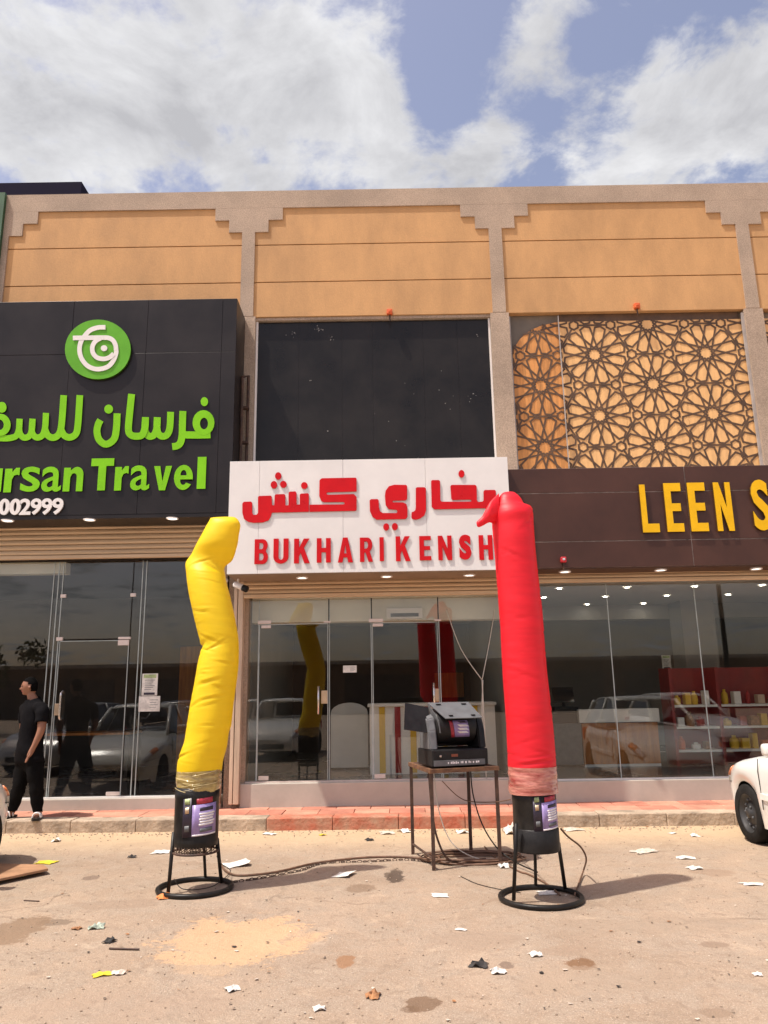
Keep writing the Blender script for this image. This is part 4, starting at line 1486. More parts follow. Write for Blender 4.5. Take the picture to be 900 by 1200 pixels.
def dancer(name, label, c, tube_rows, tube_m, tape_m, cuff_rows, drum_top, drum_bot, drum_px, ring_px, legs, seed, grille, poster, marks=()):
    t = thing(name, label, 'inflatable', (c.x, c.y, 0))
    Y0 = c.y
    obj('tube', loft(tube_rows, Y0, seed, creases=marks), tube_m, t, True)
    obj('tape_cuff', loft(cuff_rows, Y0, seed + 5, wr=.022, cap=False), tape_m, t, True)
    zt, zb = F(drum_px, drum_top, Y0)[1], F(drum_px, drum_bot, Y0)[1]
    R = (F(drum_px + 25.5, drum_top, Y0)[0] - F(drum_px, drum_top, Y0)[0])
    cx = F(drum_px, (drum_top + drum_bot) / 2, Y0)[0]
    bm = bmesh.new()
    n = 32
    prof = [(R * .97, zb), (R, zb + .008), (R * 1.0, zb + .05), (R * .992, zb + .055), (R * .99, zt - .10), (R * 1.005, zt - .09), (R * .98, zt), (R * .6, zt)]
    lathe(bm, prof, n, (cx, Y0, 0))
    obj('drum', bm, 'blk', t, True)
    dc = Vector((cx, Y0, 0))
    # grille under the fan
    if grille:
        bm = bmesh.new()
        for k in range(4):
            torus(bm, (cx, Y0, zb - .045), R * (.25 + .24 * k), .004, 28, 5)
        for k in range(-7, 8):
            x = k * R / 7.6
            y = sqrt(max(0, R * R - x * x)) * .98
            tube(bm, [(cx + x, Y0 - y, zb - .045), (cx + x, Y0 + y, zb - .045)], .0035, 5)
            for q_ in (-1, 1):
                tube(bm, [(cx + x, Y0 + q_ * y, zb - .05), (cx + x, Y0 + q_ * y, zb + .01)], .0035, 5)
        torus(bm, (cx, Y0, zb - .05), R * 1.0, .010, 36, 8)
        obj('grille', bm, 'rust', t, True)
    else:
        bm = bmesh.new()
        r = lathe(bm, [(R * 1.03, zb + .0), (R * 1.045, zb + .01), (R * 1.04, zb + .17), (R * 1.0, zb + .178)], 32, (cx, Y0, 0))
        bm.faces.new(r[0][::-1])
        obj('drum_band', bm, 'blk2', t, True)
    bm = bmesh.new()
    rc, rR = ring_px
    torus(bm, (rc.x, rc.y, .022), rR, .021, 56, 10)
    obj('ring_base', bm, 'blk', t, True)
    for (p0, p1, dy) in legs:
        bm = bmesh.new()
        g = G(*p1)
        a = P(p0[0], p0[1], Y0 + dy)
        tube(bm, [a, (g.x, g.y, .02)], .016, 10)
        obj('leg', bm, 'blk', t, True)
    # third leg at the back
    bm = bmesh.new()
    tube(bm, [(cx + .02, Y0 + R, zb + .05), (rc.x + .02, rc.y + rR, .02)], .014, 8)
    obj('leg', bm, 'blk', t, True)
    # pale strips over the cuff: highlights of the clinging film put into colour
    zc0, zc1 = F(drum_px, drum_top + 2, Y0)[1], F(drum_px, drum_top - 18, Y0)[1]
    rs = random.Random(int(seed * 10))
    cu = [o for o in t.children if o.name.startswith('tape_cuff')][0]
    for k in range(7):
        a0_ = rs.uniform(-85, 20)
        z = rs.uniform(zc0 - .01, zc1)
        drum_sheet(cu, 'film_highlight', 'wrapy' if grille else 'wrapr', dc, R, a0_, a0_ + rs.uniform(35, 75), z, z + rs.uniform(.002, .006), .012, rs.uniform(-.045, .045))
    # printed sticker
    if poster:
        a0, a1 = poster
        H = zt - zb
        z0, z1 = zb + .20 * H, zb + .72 * H
        if not grille:
            z0, z1 = zb + .36 * H, zb + .80 * H
        H2 = z1 - z0
        st = drum_sheet(t, 'sticker', 'purple', dc, R, a0, a1, z0, z1, .006, .015)
        A = a1 - a0
        drum_sheet(st, 'header_bar', 'printd', dc, R, a0 + .28 * A, a0 + .82 * A, z1 - .20 * H2, z1 - .08 * H2, .008, .008)
        for k in range(5):
            z = z1 - (.26 + .085 * k) * H2
            drum_sheet(st, 'print_line', 'printw', dc, R, a0 + (.26 + .03 * (k % 2)) * A, a0 + (.9 - .04 * (k % 3)) * A, z - .065 * H2, z, .008, .012)
        drum_sheet(st, 'print_line', 'grey', dc, R, a0 + .3 * A, a0 + .8 * A, z0 + .13 * H2, z0 + .25 * H2, .008, .01)
        drum_sheet(st, 'sticker_edge', 'printw', dc, R, a0 + .02 * A, a1 - .02 * A, z0 + .01 * H2, z0 + .06 * H2, .008, .012)
        s2 = drum_sheet(t, 'sticker', 'printd', dc, R, a0 - .75 * A * .5, a0 - .02 * A, z0 - .01, z1 + .20 * H2, .005, .01)
        drum_sheet(s2, 'printed_mark', 'printg', dc, R, a0 - .30 * A, a0 - .10 * A, z1 + .02 * H2, z1 + .20 * H2, .0075, .004)
        drum_sheet(s2, 'printed_mark', 'brass', dc, R, a0 - .28 * A, a0 - .12 * A, z1 - .28 * H2, z1 - .08 * H2, .0075, .004)
        drum_sheet(s2, 'printed_mark', 'grey', dc, R, a0 - .28 * A, a0 - .10 * A, z0 + .15 * H2, z0 + .34 * H2, .0075, .004)
        drum_sheet(t, 'sticker', 'printr', dc, R, a0 + .15 * A, a0 + .8 * A, z1 + .02 * H2, z1 + .20 * H2, .0055, .012)
    return t, dc, R, zt, zb


yc = G(228, 1044)
yrows = [(207.5, 907, 259, 905, .95, 0), (208.8, 893, 261.5, 890, .97, 0), (212.5, 880, 265.5, 875, .97, 0), (216.7, 868, 268, 858, .97, 0), (219.5, 850, 270.5, 850, .97, 0), (223.3, 827, 273.2, 826, .97, .01), (227.5, 805, 276, 806, .97, .02), (231, 784, 278.6, 786, .96, .03),
         (234.3, 768, 279.6, 768, .93, .04), (236.6, 757, 279.4, 752, .92, .05), (232.5, 743, 277.5, 738, .95, .06), (227.5, 722, 274.6, 722, .97, .08), (223, 702, 270.3, 702, .97, .10), (220, 685, 266.2, 686, .95, .12), (218.4, 671, 263.6, 674, .85, .13), (217.8, 660, 263.5, 664, .62, .14),
         (224, 650, 272.5, 656, .55, .14), (231, 637, 277.5, 640, .72, .13), (239, 622, 280, 625, .70, .12), (245.5, 610, 281.4, 614, .55, .11), (247.5, 607, 276, 606.5, .30, .11), (255, 606.3, 268, 606, .1, .11)]
ycuff = [(208, 928, 257, 926, .99, 0), (207.5, 922, 258.3, 921, 1.0, 0), (207.2, 914, 259, 912, .99, 0), (208, 903, 259.6, 901, .99, 0)]
YD = dancer('inflatable_tube', 'tall yellow inflatable tube, kinked and bent at its top, on a black fan drum', yc, yrows, 'yellow', 'tapey', ycuff,
            921, 990, 230.5, (G(228.3, 1043), .315), [((203.5, 975), (197, 1049), -.06), ((254.5, 983), (259.3, 1037), .02)], 1.3, True, (2, 68),
            crease_set(yc.y, 1.3, ((757, pi, .7, .02, .10, .05), (748, -2.0, .6, .012, .05, -.10), (757, -1.6, .5, .010, .05, .08), (800, -1.8, .5, .014, .06, .06), (806, -1.1, .5, .011, .05, -.05), (818, -1.5, .6, .010, .045, .04), (825, -2.3, .4, .010, .05, .08), (884, -2.6, .5, .012, .06, .05), (664, -1.0, .5, .012, .08, -.08), (659, -1.8, .6, .012, .06, .10)), 26, 670, 895))
rc_ = G(634, 1055)
rrows = [(595.5, 903, 651.6, 902, .96, 0), (595, 885, 650.5, 885, .97, 0), (594, 860, 648.6, 860, .97, 0), (591.5, 822, 645, 825, .97, 0), (589.3, 790, 641, 790, .97, 0), (587.5, 758, 638.2, 758, .97, 0), (585.8, 727, 635.9, 724, .97, 0), (583.2, 693, 632, 688, .97, 0), (580.2, 653, 628.5, 658, .97, 0),
         (578, 630, 626.3, 632, .96, 0), (577, 616, 625, 612, .9, 0), (577, 605, 624.4, 600, .85, -.01), (580, 594, 621.5, 593.5, .72, -.02), (583.5, 586, 614.5, 591, .68, -.03), (586, 581, 610, 583.5, .62, -.03), (589.5, 577.5, 603.5, 577.3, .45, -.03), (593, 576.3, 599, 576.1, .2, -.03)]
rcuff = [(596.6, 930, 654, 928, .99, 0), (595.8, 922, 653, 920, 1.0, 0), (595.3, 910, 652.3, 908, .99, 0), (595.3, 898, 651.8, 897, .99, 0)]
RD = dancer('inflatable_tube', 'tall straight red inflatable tube with a drooping top flap on a black fan drum', rc_, rrows, 'rednylon', 'taper', rcuff,
            923, 996, 627, (G(634, 1054.5), .325), [((605, 965), (602.2, 1058), -.16), ((654.5, 988), (662.7, 1046), -.02)], 7.7, False, (8, 66),
            crease_set(rc_.y, 7.7, ((612, -.7, .5, .016, .06, .15), (652, -1.9, .5, .010, .03, -.1), (892, -1.6, .7, .012, .05, .03), (880, -1.2, .5, .009, .03, -.05)), 38, 640, 895))
# flap at the top of the red tube
bm = loft([(584, 612, 584.5, 578, .35, -.05), (578.5, 613, 579, 583, .45, -.07), (573, 612.5, 572.5, 591, .5, -.10), (566, 616, 565, 605, .5, -.12), (561, 617.8, 559.5, 610.5, .5, -.13), (559, 616.5, 558.3, 613, .3, -.13)], rc_.y, 3.3, wr=.05)
obj('flap', bm, 'rednylon', RD[0], True)

# ------------------------------------------------------------------ table and stage light
tl = [G(508.5, 1020), G(586.4, 1013), G(552, 997), G(484, 1001)]
tz = .915
T = thing('metal_table', 'rusty steel table with thin square legs in front of the middle shop', 'table', ((tl[0] + tl[2]) / 2))
for q in tl:
    bx('leg', 'rust', T, q.x - .017, q.x + .017, q.y - .017, q.y + .017, 0, tz - .035)
cen = (tl[0] + tl[1] + tl[2] + tl[3]) / 4
out = [cen + (q - cen) * 1.07 for q in tl]
for a, b in zip(out, out[1:] + out[:1]):
    d = (b - a).normalized()
    n_ = Vector((-d.y, d.x, 0))
    bm = bmesh.new()
    cs = [a, b - n_.cross(Vector((0, 0, 1))) * 0, b + n_ * .04, a + n_ * .04]
    a2, b2 = a + d * .041, b
    vs0 = [bm.verts.new((q.x, q.y, tz - .038)) for q in (a2, b2, b2 + n_ * .04, a2 + n_ * .04)]
    vs1 = [bm.verts.new((q.x, q.y, tz)) for q in (a2, b2, b2 + n_ * .04, a2 + n_ * .04)]
    bm.faces.new(vs0[::-1])
    bm.faces.new(vs1)
    for i in range(4):
        bm.faces.new((vs0[i], vs0[(i + 1) % 4], vs1[(i + 1) % 4], vs1[i]))
    obj('top_rail', bm, 'rustrim', T)
bm = bmesh.new()
ins_ = [cen + (q - cen) * .99 for q in out]
v0 = [bm.verts.new((q.x, q.y, tz - .012)) for q in ins_]
v1 = [bm.verts.new((q.x, q.y, tz - .004)) for q in ins_]
bm.faces.new(v0[::-1])
bm.faces.new(v1)
for i in range(4):
    bm.faces.new((v0[i], v0[(i + 1) % 4], v1[(i + 1) % 4], v1[i]))
obj('table_top', bm, 'rust', T)
bm = bmesh.new()
tube(bm, [tl[3] + Vector((0, 0, .10)), tl[0] + Vector((0, 0, .10))], .012, 6)
obj('stretcher', bm, 'rust', T)

dv = (tl[1] - tl[0]).normalized()
ang = atan2(dv.y, dv.x)
mc = P(531, 893, 8.18)
MA = thing('stage_light', 'black stage light with barn door flaps standing on the steel table', 'stage light', (mc.x, mc.y, tz + .001), ang)


def lp(name, bm, m, parent=MA, smooth=False):
    return obj(name, bm, m, parent, smooth, world=False)


base = lp('base', bevelbox(-.30, .30, -.20, .22, .012, .175, b=.012), 'blk2')
lp('foot', bevelbox(-.27, -.20, -.17, .18, 0, .0118, b=.002), 'blk2')
lp('foot', bevelbox(.20, .27, -.17, .18, 0, .0118, b=.002), 'blk2')
lp('front_panel', bevelbox(-.285, .285, -.207, -.2005, .08, .165, b=.002), 'blk2', base)
lp('name_plate', bevelbox(-.285, .26, -.210, -.2005, .02, .075, b=.002), 'grey', base)
lp('display', bevelbox(-.10, -.03, -.2105, -.2075, .105, .13, b=.001), mat('dim_display', (.22, .06, .03), .4), base)
lp('screw', bevelbox(-.225, -.205, -.212, -.2075, .105, .125, b=.002), 'chrome', base)
bm = bmesh.new()
r6 = random.Random(3)
x = -.14
while x < .20:
    w_ = r6.uniform(.008, .018)
    box(bm, x, x + w_, -.212, -.2102, .036 + r6.uniform(0, .006), .058 + r6.uniform(-.004, .004))
    x += w_ + r6.choice((.006, .006, .02))
lp('lettering', bm, 'printw', base)
for sx in (-1, 1):
    bm = bmesh.new()
    prof = [(-.17, .17), (.17, .17), (.13, .40), (.07, .50), (-.02, .52), (-.09, .48), (-.14, .36)]
    a = [bm.verts.new((sx * .225, y, z)) for y, z in prof]
    b = [bm.verts.new((sx * .305, y * .92, .17 + (z - .17) * .94)) for y, z in prof]
    bm.faces.new(a)
    bm.faces.new(b[::-1])
    for i in range(len(prof)):
        j = (i + 1) % len(prof)
        bm.faces.new((a[i], b[i], b[j], a[j]))
    bmesh.ops.recalc_face_normals(bm, faces=bm.faces[:])
    bmesh.ops.bevel(bm, geom=bm.edges[:], offset=.012, segments=2, affect='EDGES')
    lp('yoke_arm', bm, 'grey' if sx < 0 else 'blk2')
bm = bmesh.new()
n = 20
for x0, x1, r in ((-.215, .215, .17),):
    rings = []
    for x in (x0, x0 + .02, x1 - .02, x1):
        rr_ = r if x not in (x0, x1) else r * .93
        rings.append([bm.verts.new((x, .02 + rr_ * cos(2 * pi * k / n), .385 + rr_ * .98 * sin(2 * pi * k / n))) for k in range(n)])
    for a, b in zip(rings, rings[1:]):
        for k in range(n):
            bm.faces.new((a[k], a[(k + 1) % n], b[(k + 1) % n], b[k]))
    bm.faces.new(rings[0][::-1])
    bm.faces.new(rings[-1])
head = lp('head', bm, 'blk2', MA, True)
# tilted grey lid
def plate(pts, th, nrm):
    bm = bmesh.new()
    n_ = Vector(nrm).normalized() * th
    a = [bm.verts.new(Vector(p_)) for p_ in pts]
    b = [bm.verts.new(Vector(p_) - n_) for p_ in pts]
    bm.faces.new(a)
    bm.faces.new(b[::-1])
    k_ = len(pts)
    for i in range(k_):
        bm.faces.new((a[i], b[i], b[(i + 1) % k_], a[(i + 1) % k_]))
    return bm


lid = lp('lid', plate([(-.16, -.24, .475), (.235, -.24, .475), (.20, .02, .625), (-.25, .02, .625)], .008, (0, -.5, .87)), mat('lid_grey', (.12, .128, .135), .5, .1, 8))
for x, y, z in ((-.09, -.205, .50), (.15, -.205, .50)):
    lp('rivet', bevelbox(x - .02, x + .02, y - .015, y + .015, z - .004, z + .006, b=.002), 'blk2', lid)
for x, y, z in ((-.15, -.02, .605), (.13, -.02, .605)):
    lp('rivet', bevelbox(x - .025, x + .025, y - .012, y + .012, z - .004, z + .008, b=.002), 'blk2', lid)
lp('barn_door', plate([(-.55, -.10, .375), (-.27, -.10, .33), (-.25, .0, .58), (-.50, .0, .63)], .010, (0, -.95, .3)), 'blk2')
lp('barn_door', plate([(-.25, .02, .622), (-.205, -.16, .45), (-.19, -.16, .33), (-.235, .06, .40)], .008, (-1, -.2, 0)), 'grey')
lp('back_plate', bevelbox(-.21, .24, .17, .20, .18, .56, b=.004), 'blk2')
bm = bmesh.new()
a0 = None
for i in range(7):
    a_ = radians(178 + 9 * i)
    y, z = .02 + .173 * cos(a_), .385 + .17 * sin(a_)
    r_ = [bm.verts.new((x, y, z)) for x in (-.10, .13)]
    if a0:
        bm.faces.new((a0[0], r_[0], r_[1], a0[1]))
    a0 = r_
sti = None
bm.free()


def headsheet(name, m, x0, x1, a0, a1, off, parent):
    bm = bmesh.new()
    prev = None
    for i in range(7):
        a_ = radians(a0 + (a1 - a0) * i / 6)
        cur = []
        for rr_ in (.17 + off, .17 + off - .0015):
            y, z = .02 + rr_ * cos(a_), .385 + rr_ * .98 * sin(a_)
            cur += [bm.verts.new((x0 + .03 * i / 6, y, z)), bm.verts.new((x1 + .03 * i / 6, y, z))]
        if prev:
            bm.faces.new((prev[0], prev[1], cur[1], cur[0]))
            bm.faces.new((prev[2], cur[2], cur[3], prev[3]))
            bm.faces.new((prev[0], cur[0], cur[2], prev[2]))
            bm.faces.new((prev[1], prev[3], cur[3], cur[1]))
        else:
            bm.faces.new((cur[0], cur[2], cur[3], cur[1]))
        prev = cur
    bm.faces.new((prev[0], prev[1], prev[3], prev[2]))
    return lp(name, bm, m, parent, True)


st = headsheet('sticker', 'purple', -.05, .11, 158, 216, .003, head)
headsheet('sticker', 'printr', -.09, -.053, 158, 216, .003, head)
bm = None
for k in range(3):
    headsheet('sticker', 'printw', -.005, .095, 172 + 11 * k, 179 + 11 * k, .006, head)
headsheet('sticker', 'printd', .0, .08, 161, 167, .006, head)

# bottle and cup on the counter behind the machine are inside the shop
bm = bmesh.new()
x_, z_ = F(513, 829, 12.3)
r_ = lathe(bm, [(.04, 0), (.04, .12), (.02, .15), (.03, .17), (.03, .22), (.0, .22)], 14, (x_, 12.3, 1.471))
solo('spray_bottle', bm, 'redbox', 'red bottle with a grey cap standing on the striped counter', 'bottle')


# ------------------------------------------------------------------ cables and chain
def ground_cable(pts, r, m, label, name='cable', cat='cable', z=None):
    bm = bmesh.new()
    tube(bm, smooth_path([G(a, b, (z or r) + .002) for a, b in pts], 6), r, 7)
    return solo(name, bm, m, label, cat, smooth=True)


def cr(pts):
    return [(240 + a / 2.368, 900 + b / 2.368) for a, b in pts]


ground_cable(cr([(42, 262), (60, 287), (100, 298), (200, 288), (300, 265), (400, 252), (470, 247), (560, 247), (640, 256)]), .010, 'rope', 'brown cable running along the ground from the yellow tube to the table')
# chain of links
path = smooth_path([G(a, b, .010) for a, b in cr([(62, 318), (140, 307), (260, 285), (330, 264), (470, 258), (560, 254), (640, 262)])], 10)
CH = thing('chain', 'steel chain lying on the ground beside the brown cable', 'chain', path[0])
acc, last, k, proto = 0, path[0], 0, None
for a, b in zip(path, path[1:]):
    d = b - a
    n_ = max(1, int(d.length / .034))
    for i in range(n_):
        p = a + d * i / n_
        if (p - last).length < .033 and k:
            continue
        last = p
        if proto is None:
            bm = bmesh.new()
            tr = [(.019 * cos(t) * (1.15), .011 * sin(t), 0) for t in [2 * pi * q / 10 for q in range(11)]]
            tube(bm, tr, .0042, 5, caps=False)
            o = obj('link', bm, 'rust', CH, True, world=False)
            proto = o
        else:
            o = proto.copy()
            C.objects.link(o)
        o.location = p - path[0]
        o.rotation_euler = (radians(90 if k % 2 else 15), 0, atan2(d.y, d.x))
        k += 1
        if k > 260:
            break
bm = bmesh.new()
cc = G(552, 1008)
for i in range(9):
    r = .20 + .022 * (i % 5) + random.uniform(-.015, .015)
    ox, oy = random.uniform(-.05, .07), random.uniform(-.03, .03)
    pts = []
    for q in range(37):
        a = 2 * pi * q / 36
        rr_ = r * (1 + .08 * sin(2 * a + i))
        pts.append((cc.x + ox + rr_ * 1.75 * cos(a), cc.y + oy + rr_ * .95 * sin(a), .012 + .004 * i + .008 * sin(3 * a + i)))
    tube(bm, pts, .008, 6, caps=False)
solo('cable_coil', bm, 'rope', 'heap of coiled brown cable under the steel table', 'cable', smooth=True)


def hang(pts, r, m, label, name='cable'):
    bm = bmesh.new()
    tube(bm, smooth_path(pts, 6), r, 6)
    return solo(name, bm, m, label, 'cable', smooth=True)


q = tl[0]
hang([Vector((.40, 8.0, .90)), Vector((.42, 8.02, .55)), Vector((.46, 8.02, .28)), Vector((.56, 8.05, .07)), Vector((.72, 8.1, .03)), Vector((.95, 8.2, .03))], .011, 'rust', 'dark cable hanging down beside the left table legs')
hang([Vector((.46, 8.25, .90)), Vector((.50, 8.25, .5)), Vector((.62, 8.25, .18)), Vector((.85, 8.2, .04)), Vector((1.1, 8.2, .03))], .005, 'wire', 'thin pale wire hanging from the steel table into the coil')
hang([Vector((.86, 8.45, .90)), Vector((.87, 8.4, .62)), Vector((.94, 8.3, .34)), Vector((1.06, 8.15, .14)), Vector((1.2, 7.95, .05)), Vector((1.35, 7.6, .03))], .007, 'blk', 'black cable hanging below the right half of the steel table')
bm = bmesh.new()
tube(bm, smooth_path([P(518, 915, 8.75), P(535, 932, 8.72), P(550, 939, 8.6), P(578, 940, 8.2), P(598, 937, 7.2)], 6), .005, 6)
solo('cable', bm, 'rope', 'brown cable slung from the table to the red tube drum', 'cable', smooth=True)
c2 = lambda pts: [(570 + a / 5.217, 860 + b / 5.217) for a, b in pts]
bm = bmesh.new()
pp = c2([(455, 580), (500, 630), (575, 690), (610, 760), (595, 830), (570, 900), (540, 985)])
g0 = G(*pp[-1], .03)
ypl = [6.85, 6.95, 7.1, 7.2, 7.15, 7.05, g0.y]
tube(bm, smooth_path([P(a, b, y) for (a, b), y in zip(pp[:4], ypl)] + [G(*pp[4], .05), G(*pp[5], .02), g0], 6), .008, 7)
solo('cable', bm, 'rope', 'braided brown cable looping down at the right of the red drum', 'cable', smooth=True)
ground_cable(c2([(-10, 690), (60, 760), (195, 838), (250, 855), (340, 900), (400, 940), (450, 985)]), .008, 'rope', 'brown cable running from the coil into the red tube ring')
ground_cable([(540, 1027), (560, 1036), (590, 1043), (610, 1046)], .003, 'blk', 'thin dark wire on the ground before the red tube ring')
hang([P(254, 1003, yc.y + .05), P(259, 1012, yc.y + .1), G(270, 1020, .03), G(262, 1030, .02), G(245, 1040, .03), G(215, 1042, .05), P(204, 1030, yc.y)], .004, 'blk', 'thin black wire looping round the yellow tube stand')

# ------------------------------------------------------------------ litter
LIT = 0


def scrap(px, py, wpx, m, label, cat='litter', name='paper_scrap', asp=.6, hump=.18, rot=None, ncell=5, flat=False):
    global LIT
    wpx *= .76
    LIT += 1
    r = random.Random(LIT * 17)
    c = G(px, py)
    W = (G(px + wpx / 2, py) - G(px - wpx / 2, py)).x
    bm = bmesh.new()
    rot = r.uniform(-.5, .5) if rot is None else rot
    grid = {}
    H = W * hump
    for i in range(ncell + 1):
        for j in range(ncell + 1):
            u, v_ = i / ncell - .5, j / ncell - .5
            e = 1 + .35 * noise.noise(Vector((u * 3 + LIT, v_ * 3, 0)))
            x, y = u * W * e, v_ * W * asp * 1.5 * e
            z = .004 + H * abs(noise.noise(Vector((u * 4 + LIT * 3, v_ * 4, 2)))) * 1.8 * (1 - .5 * (abs(u) + abs(v_)))
            if flat:
                z = .004 + H * (u + .5) * (u + .5)
            grid[i, j] = bm.verts.new((c.x + x * cos(rot) - y * sin(rot), c.y + x * sin(rot) + y * cos(rot), z))
    for i in range(ncell):
        for j in range(ncell):
            bm.faces.new((grid[i, j], grid[i + 1, j], grid[i + 1, j + 1], grid[i, j + 1]))
    e = bmesh.ops.extrude_face_region(bm, geom=bm.faces[:])
    bmesh.ops.translate(bm, verts=[q for q in e['geom'] if isinstance(q, bmesh.types.BMVert)], vec=(0, 0, .0025))
    return solo(name, bm, m, label, cat, group='litter on the ground')


scrap(189, 999, 24, 'paper', 'white paper with faint print lying left of the yellow tube stand', asp=.7, hump=.1)
scrap(277, 1014, 34, 'paper', 'large white sheet lying right of the yellow tube stand', asp=.7, hump=.14, flat=True, rot=.3)
scrap(403, 1026, 29, 'paper', 'folded white sheet lying alone in front of the middle shop step', asp=.8, hump=.12, flat=True, rot=-.3)
scrap(113, 1088, 21, 'greenscrap', 'crushed pale carton with green print lying by the black rag', name='crushed_carton', hump=.4, asp=.5)
scrap(90, 1089, 13, 'brownscrap', 'small brown wrapper left of the crushed carton', name='wrapper', hump=.25)
scrap(128, 1104, 16, 'blackscrap', 'crumpled black rag lying below the crushed carton', name='black_rag', hump=.4, asp=.8)
scrap(119, 1143, 24, 'yellowscrap', 'yellow wrapper lying at the front left of the lot', name='wrapper', hump=.12, asp=.5)
scrap(139, 1141, 20, 'film', 'pale wrapper lying against the yellow wrapper', name='wrapper', hump=.25, asp=.6)
scrap(272, 1160, 20, 'paper', 'crumpled white paper in front of the orange sand patch', hump=.35, asp=.7)
scrap(374, 1183, 17, 'paper', 'white paper scrap nearest the bottom edge, left of the brown crumpled bag', hump=.3, asp=.7)
scrap(437, 1168, 20, 'brownscrap', 'crumpled brown paper bag near the bottom edge', name='paper_bag', hump=.4, asp=.9)
scrap(155, 1005, 12, 'blackscrap', 'small black twisted strip behind the yellow tube stand', name='black_strip', hump=.4, asp=.5)
scrap(55, 1011, 26, 'yellowscrap', 'yellow wrapper lying near the man and the board', name='wrapper', hump=.1, asp=.6)
scrap(66, 986, 12, 'paper', 'small white paper ball below the kerb near the man', hump=.5, asp=.9)
scrap(315, 978, 19, 'paper', 'white strip of paper against the red kerb', hump=.12, asp=.4)
scrap(378, 979, 9, 'yellowscrap', 'tiny yellow scrap against the red kerb', name='wrapper', hump=.3)
scrap(433, 985, 12, 'blackscrap', 'small dark scrap beside the red kerb', name='black_strip', hump=.3)
scrap(516, 1050, 25, 'paper', 'flat white paper scrap between the table and the front', hump=.06, asp=.55)
scrap(628, 1120, 19, 'paper', 'white paper scrap in front of the red tube ring', hump=.3, asp=.6)
scrap(584, 1140, 22, 'paper', 'bent white paper beside the dark dead leaves', hump=.3, asp=.6)
scrap(561, 1132, 26, 'blackscrap', 'shrivelled dark leaves lying beside the bent white paper', name='dead_leaves', hump=.4, asp=.6)
scrap(888, 1143, 14, 'paper', 'white paper scrap at the lower right edge', hump=.2)
scrap(803, 1006, 25, 'paper', 'white paper strip lying out on the right, farther of two', hump=.14, asp=.5)
scrap(815, 1018, 24, 'paper', 'white paper strip lying out on the right, nearer of two', hump=.14, asp=.5)
scrap(881, 1037, 30, 'paper', 'long white paper strip at the right edge beside the car', hump=.1, asp=.35)
scrap(814, 980, 12, 'paper', 'small white crumpled paper near the kerb before the white car', hump=.4, asp=.8)
scrap(788, 977, 13, 'paper', 'tiny white paper strip at the kerb left of the white car', hump=.12, asp=.4)
scrap(590, 1016, 14, 'paper', 'white paper ball against the right front table leg', hump=.6, asp=1)
scrap(641, 1047, 27, 'paper', 'white paper lying inside the red tube ring', hump=.1, asp=.5, rot=.1)
scrap(541, 976, 18, 'paper', 'white crumpled paper at the kerb seen between the table legs', hump=.3, asp=.6)
scrap(474, 975, 15, 'paper', 'curled white paper at the kerb left of the table', hump=.45, asp=.8)
scrap(453, 977, 22, 'film', 'dusty pale wrapper along the red kerb left of the curled paper', name='wrapper', hump=.25, asp=.5)
scrap(598, 976, 20, 'paper', 'heap of crumpled white paper behind the red tube drum', hump=.9, asp=1.0)
scrap(671, 973, 30, 'film', 'pale plastic strip along the kerb right of the red drum', name='plastic_strip', hump=.15, asp=.4)
scrap(755, 998, 42, 'film', 'wrinkled clear plastic sheet lying right of the red drum', name='plastic_sheet', hump=.06, asp=.4, ncell=9)
scrap(193, 1052, 22, 'orangepeel', 'orange and white scrap leaning on the yellow tube ring', name='orange_scrap', hump=.3, asp=.7)
scrap(541, 1090, 16, 'paper', 'faint pale scrap on the open ground before the table', hump=.05, asp=.4)
bm = bmesh.new()
a, b = G(128, 1113), G(163, 1114)
tube(bm, [a + Vector((0, 0, .008)), b + Vector((0, 0, .008))], .007, 6)
solo('stick', bm, 'rust', 'thin dark stick lying below the black rag', 'stick')
bm = bmesh.new()
a, b = G(28, 1056), G(46, 1057)
tube(bm, [a + Vector((0, 0, .006)), b + Vector((0, 0, .006))], .005, 6)
solo('stick', bm, 'rust', 'short thin stick in front of the brown board', 'stick')
bm = bmesh.new()
bp_ = [G(-45, 1018), G(-40, 1046), G(56, 1025), G(50, 1020)]
v0 = [bm.verts.new((q.x, q.y, .035)) for q in bp_]
v1 = [bm.verts.new((q.x, q.y, .055)) for q in bp_]
bm.faces.new(v0[::-1])
bm.faces.new(v1)
for i in range(4):
    bm.faces.new((v0[i], v0[(i + 1) % 4], v1[(i + 1) % 4], v1[i]))
solo('wooden_board', bm, 'tanboard', 'brown board lying on the ground beside the left white car', 'board')
# bits too small to pick out
bm = bmesh.new()
r7 = random.Random(21)
for i in range(330):
    c = G(r7.uniform(-10, 910), 982 + 215 * r7.random() ** 1.4)
    if r7.random() < .55:
        c = Vector((r7.uniform(-4.8, 4.2), 0, 0))
        c.y = 10.08 - .03 * c.x - abs(r7.gauss(.06, .12))
    w_ = r7.uniform(.004, .018)
    a = r7.uniform(0, pi)
    vs = []
    for k in range(5):
        t_ = a + 2 * pi * k / 5
        vs.append(bm.verts.new((c.x + w_ * cos(t_) * r7.uniform(.5, 1.3), c.y + w_ * sin(t_) * r7.uniform(.5, 1.3), .005 + r7.uniform(0, .006))))
    f = bm.faces.new(vs)
    f.material_index = r7.choice((0, 0, 1, 1, 2))
tag(obj('litter_bits', bm, ['film', 'blackscrap', 'brownscrap']), 'tiny scraps and bits of litter strewn about', 'litter', kind='stuff')


